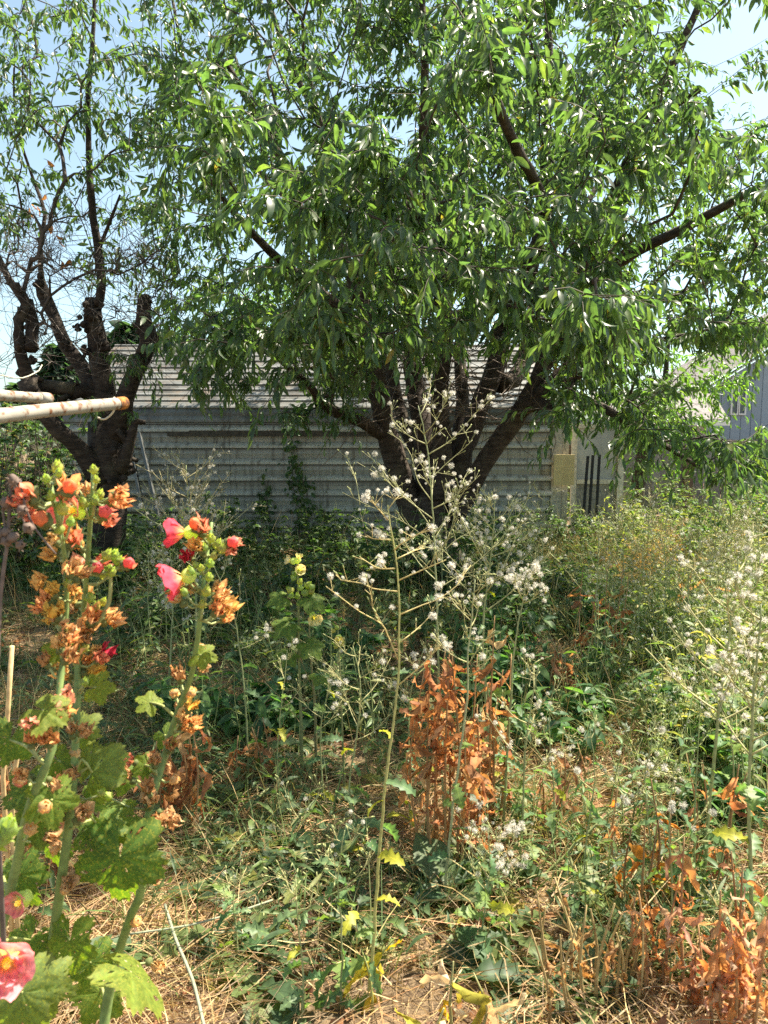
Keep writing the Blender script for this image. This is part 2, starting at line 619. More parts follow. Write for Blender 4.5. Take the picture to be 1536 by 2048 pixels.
# two courses of wall sheets, each of three sheets lapped end to end
xs_ = [SX0, -1.9, 0.15, SX1]
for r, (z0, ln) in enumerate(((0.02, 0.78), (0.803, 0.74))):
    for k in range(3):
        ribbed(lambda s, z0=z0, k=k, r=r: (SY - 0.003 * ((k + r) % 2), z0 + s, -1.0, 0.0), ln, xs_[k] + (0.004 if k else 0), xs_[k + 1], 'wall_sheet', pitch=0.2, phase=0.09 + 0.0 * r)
# roof: rounded eave then straight slope
slope = math.atan2(SRIDGE - SEAVE - 0.05, 2.0)


def roof_path(s0):
    rad, ang = 0.16, math.pi / 2 - slope
    arc = rad * ang

    def f(s):
        s = s + s0
        if s < 0.1:
            return (SY - 0.012, 1.55 + s, -1.0, 0.0)
        s -= 0.1
        if s < arc:
            a = s / rad
            return (SY - 0.012 + rad * (1 - math.cos(a)), 1.65 + rad * math.sin(a), -math.cos(a), math.sin(a))
        s -= arc
        y0, z0 = SY - 0.012 + rad * (1 - math.cos(ang)), 1.65 + rad * math.sin(ang)
        return (y0 + s * math.cos(slope), z0 + s * math.sin(slope), -math.sin(slope), math.cos(slope))
    return f


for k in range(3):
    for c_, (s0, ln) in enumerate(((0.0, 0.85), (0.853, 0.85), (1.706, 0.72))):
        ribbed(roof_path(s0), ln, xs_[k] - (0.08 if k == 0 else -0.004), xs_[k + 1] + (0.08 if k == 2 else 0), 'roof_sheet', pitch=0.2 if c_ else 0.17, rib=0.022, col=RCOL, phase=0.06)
M_TRIM = plain('beige_trim', (0.5, 0.46, 0.36), rough=0.6, amp=0.2, nscale=12, stain=(0.12, 0.09, 0.06), stain_lo=0.6)
M_GREYWOOD = plain('grey_wood', (0.26, 0.23, 0.2), rough=0.9, amp=0.35, nscale=25, usecol=True)
b = MB()
b.box((SX1 - 0.02, SY - 0.03, 0), (SX1 + 0.11, SY + 0.08, 1.6), (0.4, 0.38, 0.32))
b.build('corner_post', M_GREYWOOD, shed, False)
b = MB()
b.box((SX1 + 0.115, SY - 0.02, 0), (SX1 + 0.19, SY + 0.08, 1.62), (0.42, 0.38, 0.3))
b.build('corner_post', M_GREYWOOD, shed, False)
b = MB()                                                        # dark weathered board under the eave
b.box((-2.65, SY - 0.05, 1.405), (0.0, SY - 0.03, 1.475), (0.09, 0.075, 0.06))
b.build('eave_board', M_GREYWOOD, shed, False)
for x in (SX0 + 0.03, SX1 - 0.03):                               # gable ends, back wall and back slope close the volume
    b = MB()
    b.add([[x, SY + 0.01, 0], [x, SY + 4.0, 0], [x, SY + 4.0, 1.6], [x, SY + 2.1, 2.56], [x, SY + 0.1, 1.6], [x, SY + 0.01, 1.55]], None,
          [[0, 1, 2], [0, 2, 3], [0, 3, 4], [0, 4, 5]], SHEET * 0.9)
    b.build('gable_end', M_SHED, shed, False)
b = MB()
b.box((SX0, SY + 4.0, 0), (SX1, SY + 4.05, 1.6), SHEET)
b.build('back_wall', M_SHED, shed, False)
b = MB()
b.add([[SX0 - 0.08, SY + 2.02, 2.60], [SX1 + 0.08, SY + 2.02, 2.60], [SX1 + 0.08, SY + 4.15, 1.55], [SX0 - 0.08, SY + 4.15, 1.55]], [[0, 1, 2, 3]], None, RCOL)
b.build('back_roof', M_SHED, shed, False)
b = MB()
b.tube([[SX0 - 0.08, SY + 2.02, 2.615], [SX1 + 0.08, SY + 2.02, 2.615]], 0.05, 8, RCOL * 0.9)
b.build('ridge_cap', M_SHED, shed)

# ------------------------------------------------------------------ old window frame, board and stakes at the shed's end
fr = empty('window_frame_lattice', (2.9, 9.7, 0), 'pale wooden frame with glazed and grey panels standing at the end of the metal shed', 'frame')
FC = (0.52, 0.48, 0.38)


def frame_bar(a, b_, w=0.06, name='rail', col=FC):
    m = MB()
    m.bar(a, b_, w, w, col, up=(0, 1, 0))
    m.build(name, M_GREYWOOD, fr, False)


FYd = 9.72
pt = lambda px, py, Y=FYd: P(px, py, Y)
frame_bar([pt(1243, 846)[0], FYd, 0], [pt(1243, 846)[0], FYd, pt(1243, 846)[2]], 0.075, 'post')
frame_bar([pt(1150, 846)[0], FYd, 0], [pt(1150, 846)[0], FYd, pt(1150, 846)[2]], 0.06, 'post')
x0, x1 = pt(1150, 846)[0] + 0.035, pt(1243, 846)[0] - 0.04
for py in (852, 963, 1050):
    z = pt(1200, py)[2]
    frame_bar([x0, FYd, z], [x1, FYd, z], 0.055)
b = MB()
b.box((x0, FYd + 0.012, pt(1200, 960)[2]), (x1, FYd + 0.02, pt(1200, 856)[2]), (0.3, 0.31, 0.3))
M_OLDGLASS = plain('dusty_glass', (0.3, 0.32, 0.31), rough=0.25, spec=0.6, amp=0.2, nscale=7, stain=(0.42, 0.41, 0.36), stain_scale=3, stain_lo=0.5)
b.build('pane', M_OLDGLASS, fr, False)
b = MB()
b.box((x0, FYd + 0.012, pt(1200, 1047)[2]), (x1, FYd + 0.02, pt(1200, 967)[2]), (0.24, 0.23, 0.2))
b.build('lower_panel', M_GREYWOOD, fr, False)
bd = MB()
bx, bz = P(1128, 940, 9.38), 0
bd.box((P(1107, 940, 9.38)[0], 9.36, P(1128, 970, 9.38)[2]), (P(1148, 940, 9.38)[0], 9.385, P(1128, 909, 9.38)[2]), (0.62, 0.5, 0.26))
bo = bd.build('board', M_TRIM, None, False)
tag(bo, 'small pale yellow board fixed upright on the corner post of the metal shed', 'board')
bo.data.materials.clear()
bo.data.materials.append(plain('yellow_board', (0.62, 0.48, 0.24), rough=0.6, amp=0.15, nscale=8, usecol=False))
M_BLACKMETAL = plain('dark_metal', (0.02, 0.02, 0.022), rough=0.6, amp=0.4, nscale=30)
for k, (px, pt_, pb, lab) in enumerate(((1176, 912, 1085, 'dark metal stake closest to the yellow board'), (1186, 910, 1075, 'dark metal stake between two other stakes by the pale frame'), (1199, 909, 1062, 'dark metal stake closest to the tall post of the pale frame'))):
    Y = 9.0 + 0.08 * k
    top = P(px, pt_, Y)
    b = MB()
    lean = (-0.045, -0.03, -0.02)[k]
    b.bar([top[0] + lean * 1.3, Y, 0], top, 0.034, 0.008, (0.02, 0.02, 0.02), up=(0, 1, 0))
    b.bar([top[0] + lean * 1.3, Y + 0.018, 0], top + np.array([0, 0.018, 0]), 0.008, 0.03, (0.02, 0.02, 0.02), up=(0, 1, 0))
    for q in range(12):
        z = 0.2 + q * (top[2] - 0.25) / 12
        b.box((top[0] + lean * (1.3 * (1 - z / top[2])) - 0.012, Y - 0.014, z), (top[0] + lean * (1.3 * (1 - z / top[2])) + 0.012, Y - 0.004, z + 0.012), (0.02, 0.02, 0.02))
    tag(b.build('metal_stake', M_BLACKMETAL, None, False), lab, 'stake', 'metal stakes by the shed')

# ------------------------------------------------------------------ step ladder
M_ALU = plain('dull_aluminium', (0.16, 0.165, 0.16), rough=0.5, spec=0.5, amp=0.2, nscale=20, metallic=0.3)
lad = empty('step_ladder', P(285, 1080, 8.9) * np.array([1, 1, 0]), 'dull grey step ladder leaning against the metal shed beside the gnarled tree', 'ladder')
la0, la1 = P(258, 868, 9.38), P(300, 1075, 8.85)
lb0, lb1 = P(279, 866, 9.38), P(333, 1075, 8.85)
la1[2] = lb1[2] = 0.02
for a, c in ((la0, la1), (lb0, lb1)):
    b = MB(); b.bar(a, c, 0.03, 0.06, (0.4, 0.4, 0.4), up=(0, 1, 0)); b.build('rail', M_ALU, lad, False)
for k in range(1, 6):
    f = k / 6
    b = MB(); b.bar(la0 + (la1 - la0) * f + [0.018, 0, 0], lb0 + (lb1 - lb0) * f - [0.018, 0, 0], 0.06, 0.022, (0.4, 0.4, 0.4)); b.build('rung', M_ALU, lad, False)

# ------------------------------------------------------------------ old pipe frame at the edge of the picture
M_PIPE = plain('chipped_white_paint', (0.34, 0.31, 0.26), rough=0.55, amp=0.2, nscale=14, stain=(0.17, 0.07, 0.03), stain_scale=30, stain_lo=0.53)
M_RUST = plain('orange_rust', (0.34, 0.14, 0.035), rough=0.9, amp=0.6, nscale=60, bump=0.4, stain=(0.12, 0.05, 0.025), stain_scale=40, stain_lo=0.5)
pa, pb = P(-190, 856, 1.70), P(247, 806, 2.65)
pipe = empty('pipe_frame', (pa[0], pa[1], 0), 'rust speckled white pipe frame with an open orange rusty pipe end', 'frame')
b = MB()
pts, _ = catmull([pa, (pa + pb) / 2 + [0, 0, 0.004], pb], 0.06)
b.tube(pts, 0.0200, 18, (0.7, 0.68, 0.6), cap=False, knots=0.02)
b.build('crossbar', M_PIPE, pipe)
d = nrm(pb - pa)
b = MB()
b.tube(np.array([pb - d * 0.05, pb + d * 0.002]), 0.0218, 18, (0.4, 0.2, 0.05), cap=False)
b.tube(np.array([pb + d * 0.002, pb - d * 0.05]), 0.0172, 18, (0.1, 0.06, 0.03), cap=False)
th = np.arange(19) * 2 * math.pi / 18
u1 = nrm(np.cross(d, [0, 0, 1.0])); u2 = np.cross(u1, d)
ring = np.vstack([pb + d * 0.002 + r * (np.cos(th)[:, None] * u1 + np.sin(th)[:, None] * u2) for r in (0.0218, 0.0172)])
b.add(ring, [[i, i + 1, i + 20, i + 19] for i in range(18)], None, (0.4, 0.2, 0.05))
b.build('rusty_end', M_RUST, pipe)
qa, qb = P(-190, 778, 1.95), P(96, 797, 2.55)
b = MB()
b.tube(np.array([qa + (qb - qa) * f for f in np.linspace(0, 1, 9)]), 0.0165, 16, (0.72, 0.72, 0.7), cap=True, knots=0.02)
dd = nrm(qb - qa)
b.tube(np.array([qb - dd * 0.05, qb + dd * 0.004]), 0.019, 16, (0.7, 0.7, 0.68), cap=True)
b.build('short_crossbar', M_PIPE, pipe)
b = MB()
b.tube(np.array([[pa[0], pa[1], 0.0], [pa[0], pa[1], pa[2] + 0.05]]), 0.03, 14)
b.tube(np.array([[qa[0], qa[1], 0.0], [qa[0], qa[1], qa[2] + 0.05]]), 0.03, 14)
b.bar([qa[0], qa[1], 1.3], [pa[0], pa[1], 1.3], 0.04, 0.04)
b.build('post', M_PIPE, pipe)
hk = pb - d * 0.06
b = MB()
q_, _ = catmull([hk + [0, 0, 0.021], hk + [0.004, -0.019, 0.008], hk + [0.0, -0.012, -0.024], hk + [-0.03, -0.01, -0.05], hk + [-0.055, -0.01, -0.045]], 0.006)
b.tube(q_, 0.0035, 6, (0.5, 0.45, 0.3))
b.build('hook', M_TRIM, pipe)
b = MB()
q_, _ = catmull([P(-120, 700, 2.3), P(-40, 738, 2.3), P(10, 752, 2.35), P(45, 756, 2.4), P(78, 741, 2.5), P(84, 730, 2.52)], 0.03)
b.tube(q_, 0.002, 6, (0.3, 0.28, 0.24))
w_ = b.build('bent_wire', M_TRIM)
tag(w_, 'pale bent wire curving above the short white pipe', 'wire')

# ------------------------------------------------------------------ neighbour's house
M_SIDING = plain('blue_grey_siding', (0.25, 0.31, 0.38), rough=0.7, amp=0.06, nscale=3, usecol=True)
M_ROOF, t_, o_ = nt('asphalt_shingles')
tc_ = N_(t_, 'ShaderNodeTexCoord')
bk = N_(t_, 'ShaderNodeTexBrick', Scale=1.0)
bk.inputs['Color1'].default_value = (0.17, 0.15, 0.145, 1)
bk.inputs['Color2'].default_value = (0.24, 0.21, 0.20, 1)
bk.inputs['Mortar'].default_value = (0.06, 0.055, 0.055, 1)
bk.inputs['Brick Width'].default_value = 0.33
bk.inputs['Row Height'].default_value = 0.14
bk.inputs['Mortar Size'].default_value = 0.012
mp_ = N_(t_, 'ShaderNodeMapping')
t_.links.new(tc_.outputs['Object'], mp_.inputs[0])
t_.links.new(mp_.outputs[0], bk.inputs['Vector'])
pb_ = N_(t_, 'ShaderNodeBsdfPrincipled', Roughness=0.9)
t_.links.new(bk.outputs['Color'], pb_.inputs['Base Color'])
t_.links.new(pb_.outputs[0], o_.inputs[0])
M_WHITE = plain('white_trim', (0.72, 0.72, 0.70), rough=0.5, amp=0.05)
M_GLASS = plain('dark_window_glass', (0.05, 0.065, 0.08), rough=0.08, spec=0.9, amp=0.1)
house = empty('neighbour_house', (11.2, 23, 0), 'blue grey house with tall narrow white framed windows beyond the fence', 'house')
HY = 23.0
hx0, hx1 = P(1424, 780, HY)[0], P(1424, 780, HY)[0] + 7.0
bw = 0.30
k = 0
x = hx0
while x < hx1:                                                   # vertical siding boards, each its own board
    top = 2.62 + 1.0 * (x - hx0) * 0.62
    top = min(top, 6.0)
    xb = min(x + bw - 0.015, hx1)
    tb = min(2.62 + 1.0 * (xb - hx0) * 0.62, 6.0)
    b = MB()
    Vb = np.array([[x, HY, 0], [xb, HY, 0], [xb, HY, tb], [x, HY, top], [x, HY + 0.03, 0], [xb, HY + 0.03, 0], [xb, HY + 0.03, tb], [x, HY + 0.03, top]])
    b.add(Vb, [[0, 1, 2, 3], [5, 4, 7, 6], [4, 0, 3, 7], [1, 5, 6, 2], [3, 2, 6, 7]], None, np.array((0.26, 0.315, 0.375)) * (0.93 + 0.14 * random.random()))
    b.build('siding_board', M_SIDING, house, False)
    x += bw
b = MB()
b.add([[hx0, HY + 0.04, 0], [hx1, HY + 0.04, 0], [hx1, HY + 0.04, 5.95], [hx0 + 5.45, HY + 0.04, 5.95], [hx0, HY + 0.04, 2.58]], None, [[0, 1, 2], [0, 2, 3], [0, 3, 4]], (0.12, 0.15, 0.18))
b.box((hx0 + 0.02, HY + 0.05, 0), (hx1, HY + 6, 2.6), (0.25, 0.3, 0.36))
b.build('wall', M_SIDING, house, False)
b = MB()
b.bar([hx0 - 0.3, HY - 0.15, 2.62 - 0.19 + 0.12], [hx0 + 5.6, HY - 0.15, 2.62 + 0.62 * 5.6 + 0.12], 0.04, 0.22, (0.5, 0.55, 0.6), up=(0, 1, 0))
b.build('rake_board', M_SIDING, house, False)
b = MB()
for dy0, dy1, zz in ((-0.4, 6.2, 0.26),):
    b.add([[hx0 - 0.35, HY + dy0, 2.62 - 0.22 + zz], [hx0 + 5.6, HY + dy0, 2.62 + 0.62 * 5.6 + zz], [hx0 + 5.6, HY + dy1, 2.62 + 0.62 * 5.6 + zz], [hx0 - 0.35, HY + dy1, 2.62 - 0.22 + zz]], [[0, 1, 2, 3]], None)
b.build('upper_roof', M_ROOF, house, False)
for px0, px1 in ((1463, 1475), (1478, 1490)):
    a, c = P(px0, 752, HY), P(px1, 830, HY)
    f = MB()
    w = 0.045
    y0, y1 = HY - 0.07, HY - 0.004
    f.box((a[0], y0, c[2]), (a[0] + w, y1, a[2]), (0.7,) * 3)
    f.box((c[0] - w, y0, c[2]), (c[0], y1, a[2]), (0.7,) * 3)
    f.box((a[0] + w, y0, c[2]), (c[0] - w, y1, c[2] + w), (0.7,) * 3)
    f.box((a[0] + w, y0, a[2] - w), (c[0] - w, y1, a[2]), (0.7,) * 3)
    wo_ = f.build('window', M_WHITE, house, False)
    g = MB()
    g.box((a[0] + w, HY - 0.03, c[2] + w), (c[0] - w, HY - 0.012, a[2] - w), (0.05, 0.06, 0.08))
    go = g.build('pane', M_GLASS, house, False)
    go.parent = wo_
    go.location = (0, 0, 0)
# lower wing with the shingle roof
wing = empty('house_wing', (7.8, 20, 0), 'low pale grey house wing with a brown shingle roof next to the blue grey house', 'house')
e0, e1 = P(1180, 838, 19.5), P(1458, 838, 19.5)
r0, r1 = P(1180, 782, 22.85), P(1424, 782, 22.85)
b = MB()
th_ = np.array([0, 0, 0.08])
b.add([e0, e1, r1, r0, e0 - th_, e1 - th_, r1 - th_, r0 - th_], [[0, 1, 2, 3], [7, 6, 5, 4], [4, 5, 1, 0], [5, 6, 2, 1], [7, 4, 0, 3]], None)
ro = b.build('roof', M_ROOF, wing, False)
b = MB()
b.bar(e0 + [0, -0.03, -0.1], e1 + [0, -0.03, -0.1], 0.1, 0.13, (0.6, 0.6, 0.58))
b.build('gutter', M_WHITE, wing, False)
b = MB()
b.box((e0[0], 20.1, 0), (e1[0] - 0.3, 22.8, e0[2] + 0.02), (0.42, 0.43, 0.42))
b.build('wall', M_SIDING, wing, False)
b = MB()
pv = P(1373, 779, 22.2)
b.tube(np.array([[pv[0], 22.2, pv[2] - 0.4], [pv[0], 22.2, pv[2] + 0.12]]), 0.07, 10, (0.03,) * 3)
b.build('roof_vent', M_BLACKMETAL, wing, False)

# ------------------------------------------------------------------ board fence beyond the shed
fence = empty('board_fence', (3.0, 13.2, 0), 'weathered grey board fence behind the low drooping cherry branches', 'fence')
fx0, fx1, FY = P(1112, 950, 13.2)[0], 10.5, 13.2
x = fx0
while x < fx1:
    h = 1.28 + 0.05 * random.random()
    w = 0.138
    b = MB()
    g_ = 0.8 + 0.45 * random.random()
    lean = random.uniform(-0.012, 0.012)
    b.add([[x, FY, 0], [x + w, FY, 0], [x + w + lean, FY, h], [x + lean, FY, h], [x, FY + 0.02, 0], [x + w, FY + 0.02, 0], [x + w + lean, FY + 0.02, h], [x + lean, FY + 0.02, h]],
          [[0, 1, 2, 3], [5, 4, 7, 6], [4, 0, 3, 7], [1, 5, 6, 2], [3, 2, 6, 7]], None, np.array((0.23, 0.205, 0.205)) * g_)
    b.build('board', M_GREYWOOD, fence, False)
    x += w + 0.012
for z in (0.35, 1.05):
    b = MB(); b.box((fx0, FY + 0.025, z), (fx1, FY + 0.07, z + 0.09), (0.2, 0.17, 0.14)); b.build('rail', M_GREYWOOD, fence, False)
x = P(1376, 1000, 13.1)[0]
for k in range(4):
    b = MB(); b.box((x - 0.07 + (k - 1) * 2.0, FY - 0.11, 0), (x + 0.07 + (k - 1) * 2.0, FY - 0.005, 1.2), (0.14, 0.095, 0.07)); b.build('post', M_GREYWOOD, fence, False)

# ------------------------------------------------------------------ trees
GREEN = [(0.068, 0.112, 0.052), (0.082, 0.128, 0.055), (0.06, 0.098, 0.054), (0.1, 0.145, 0.052), (0.125, 0.165, 0.05)]
GREENW = [0.3, 0.28, 0.25, 0.13, 0.04]
OVAL_F, OVAL_UV = leaf_faces(len(PROF_OVAL)), leaf_uv(PROF_OVAL)
SMALL_F, SMALL_UV = leaf_faces(len(PROF_SMALL)), leaf_uv(PROF_SMALL)


def foliage(tree, base, d, n, L, W, cols, fold, droop, mat, parts=300, prof=PROF_OVAL, name='foliage'):
    """all leaves of a plant: the ones that show largest are parts of their own, the rest one mass"""
    F, UV = leaf_faces(len(prof)), leaf_uv(prof)
    LV = leaf_verts(base, d, n, L, W, prof, fold, droop, wave=0.12)
    big = np.zeros(len(base), bool)
    if parts:
        px, py, dep = project(base)
        inside = (px > 5) & (px < 1531) & (py > 5) & (py < 2040) & (dep > 0.3)
        score = np.where(inside, L / np.maximum(dep, 0.3), 0)
        big[np.argsort(-score)[:parts]] = True
        big &= inside
    rest = ~big
    b = MB()
    b.leaves(LV[rest], F, cols[rest], UV)
    o = b.build(name, mat, tree)
    o['kind'] = 'stuff'
    off = wloc(tree)
    for i in np.nonzero(big)[0]:
        me = make_mesh('leaf', LV[i] - base[i], F, None, np.repeat(cols[i][None], len(UV), 0), True, mat, UV)
        q = link('leaf', me, tree)
        q.location = Vector(base[i] - off)
    return o


def grow(limbs, attract, bf=0.25, r_tip=0.0022, power=0.44, seg=0.2, up=0.12, maxr=0.05):
    """joins every twig end (attract) to the limbs by the cheapest branch, longer ways from the trunk costing more"""
    pos, par, dr, pl, rlim = [], [], [], [], []
    lines = []
    for lb in limbs:
        pts, prm = catmull(lb['pts'], 0.14)
        rad = np.interp(prm, np.arange(len(lb['rad'])), lb['rad'])
        lines.append((pts, rad))
        tan = nrm(np.gradient(pts, axis=0))
        dist = np.concatenate([[0], np.cumsum(np.linalg.norm(np.diff(pts, axis=0), axis=1))])
        for i in range(len(pts)):
            if prm[i] < lb.get('sprout', 0.5): continue
            pos.append(pts[i]); par.append(-1); dr.append(tan[i]); pl.append(lb.get('off', 0) + dist[i]); rlim.append(rad[i] * 0.6)
    pos, dr, pl = np.array(pos), np.array(dr), np.array(pl)
    n0 = len(pos)
    P_, D_, L_, R_, PA = list(pos), list(dr), list(pl), list(rlim), list(par)
    A = np.asarray(attract)
    best = np.full(len(A), 1e9)
    bi = np.zeros(len(A), int)
    for s in range(0, n0, 200):
        c = np.linalg.norm(A[:, None] - pos[None, s:s + 200], axis=2) + bf * pl[None, s:s + 200]
        j = c.argmin(1)
        m = c[np.arange(len(A)), j]
        u = m < best
        best[u] = m[u]; bi[u] = j[u] + s
    done = np.zeros(len(A), bool)
    edges = []
    for _ in range(len(A)):
        k = int(np.where(done, 1e9, best).argmin())
        done[k] = True
        p = bi[k]
        a, q = P_[p], A[k]
        ln = np.linalg.norm(q - a)
        n = max(2, int(ln / seg) + 1)
        side = RNG.normal(0, 0.06, 3) * ln
        ctrl = a * 0.45 + q * 0.55 + D_[p] * ln * 0.16 + np.array([0, 0, up]) * ln + side
        t = np.linspace(0, 1, n + 1)[1:, None]
        pts = (1 - t) ** 2 * a + 2 * t * (1 - t) * ctrl + t ** 2 * q
        prev, idx, pls = p, [p], L_[p]
        tn = nrm(np.gradient(np.vstack([a, pts]), axis=0))[1:]
        newi = []
        for i in range(n):
            P_.append(pts[i]); D_.append(tn[i]); PA.append(prev); R_.append(0.0)
            pls += ln / n
            L_.append(pls)
            prev = len(P_) - 1
            idx.append(prev); newi.append(prev)
        edges.append((idx, k))
        c = np.linalg.norm(A[:, None] - pts[None], axis=2) + bf * np.array([L_[i] for i in newi])[None]
        j = c.argmin(1)
        m = c[np.arange(len(A)), j]
        u = (m < best) & ~done
        best[u] = m[u]; bi[u] = np.array(newi)[j[u]]
    tips = np.zeros(len(P_))
    for idx, k in edges: tips[idx[-1]] += 1
    for i in range(len(P_) - 1, -1, -1):
        if PA[i] >= 0: tips[PA[i]] += tips[i]
    rad = np.minimum(r_tip * np.maximum(tips, 1) ** power, maxr)
    return lines, edges, np.array(P_), rad, np.array(R_), n0


def skeleton(tree, lines, edges, PP, rad, rlim, n0, limb_names=None, sides=10, knots=0.12, twig_col=(0.062, 0.048, 0.04)):
    for i, (pts, r) in enumerate(lines):
        b = MB()
        p2 = pts + RNG.normal(0, 0.06, pts.shape) * r[:, None]
        b.tube(p2, r, sides if r.max() > 0.05 else 7, (0.1, 0.07, 0.06), knots=knots)
        b.build((limb_names or {}).get(i, 'limb'), M_BARK, tree)
    b = MB()
    for idx, k in edges:
        r = rad[idx].copy()
        if idx[0] < n0: r[0] = min(r[1] * 1.15, rlim[idx[0]])
        b.tube(PP[idx], r, 7 if r.max() > 0.02 else (5 if r.max() > 0.008 else 4), np.array(twig_col) * random.uniform(0.8, 1.5), cap=False)
    if edges:
        o = b.build('branches', M_TWIG, tree)
        o['kind'] = 'stuff'


def twig_leaves(edges, PP, per, span=0.42, Lr=(0.085, 0.145), droop=(0.3, 1.3), hang=1.0, wr=(0.135, 0.185), skip=None, extra_b=None, twig_len=(0.12, 0.34)):
    """leaves along the last stretch of each branch plus a side shoot or two, hanging as cherry leaves do"""
    B, D, Nn = [], [], []
    for idx, k in edges:
        if skip is not None and skip[k]: continue
        pts = PP[idx]
        seglen = np.linalg.norm(np.diff(pts, axis=0), axis=1)
        cum = np.concatenate([[0], np.cumsum(seglen)])
        tot = cum[-1]
        tip = nrm(pts[-1] - pts[-2])
        shoots = [(pts, cum, max(0, tot - span), tot)]
        for _ in range(2):
            s0 = random.uniform(max(0, tot - 0.5), tot)
            o = np.array([np.interp(s0, cum, pts[:, i]) for i in range(3)])
            dv = nrm(tip + RNG.normal(0, 0.75, 3) + np.array([0, 0, -0.12]))
            ln = random.uniform(*twig_len)
            e = np.array([o, o + dv * ln * 0.5, o + dv * ln + np.array([0, 0, -0.12 * ln])])
            if extra_b is not None: extra_b.tube(e, [0.0026, 0.002, 0.0014], 3, (0.09, 0.075, 0.05), cap=False)
            c2 = np.array([0, ln * 0.5, ln])
            shoots.append((e, c2, ln * 0.15, ln))
        for pts_, cum_, s_lo, s_hi in shoots:
            m = max(2, int(per * (0.45 if pts_ is not pts else 0.6) * random.uniform(0.7, 1.3)))
            for j in range(m):
                s0 = s_lo + (s_hi - s_lo) * (j + random.random()) / m
                o = np.array([np.interp(s0, cum_, pts_[:, i]) for i in range(3)])
                td = nrm(pts_[-1] - pts_[0])
                out = RNG.normal(0, 1, 3)
                out -= td * (out @ td)
                out = nrm(out)
                dv = nrm(0.55 * td + 0.8 * out * np.array([1, 1, 0.5]) + np.array([0, 0, -hang * random.uniform(0.25, 1.25)]))
                nn = np.array([0, 0, 1.0]) * 0.6 + RNG.normal(0, 0.45, 3) + out * 0.3
                B.append(o + dv * 0.012); D.append(dv); Nn.append(nn)
    B, D, Nn = np.array(B), np.array(D), np.array(Nn)
    n = len(B)
    L = RNG.uniform(*Lr, n)
    return B, D, Nn, L, L * RNG.uniform(*wr, n), RNG.uniform(0.15, 0.75, n), RNG.uniform(*droop, n)


def PL(*a):
    """polyline from (photo x, photo y, distance)"""
    return np.array([P(*p) for p in a])


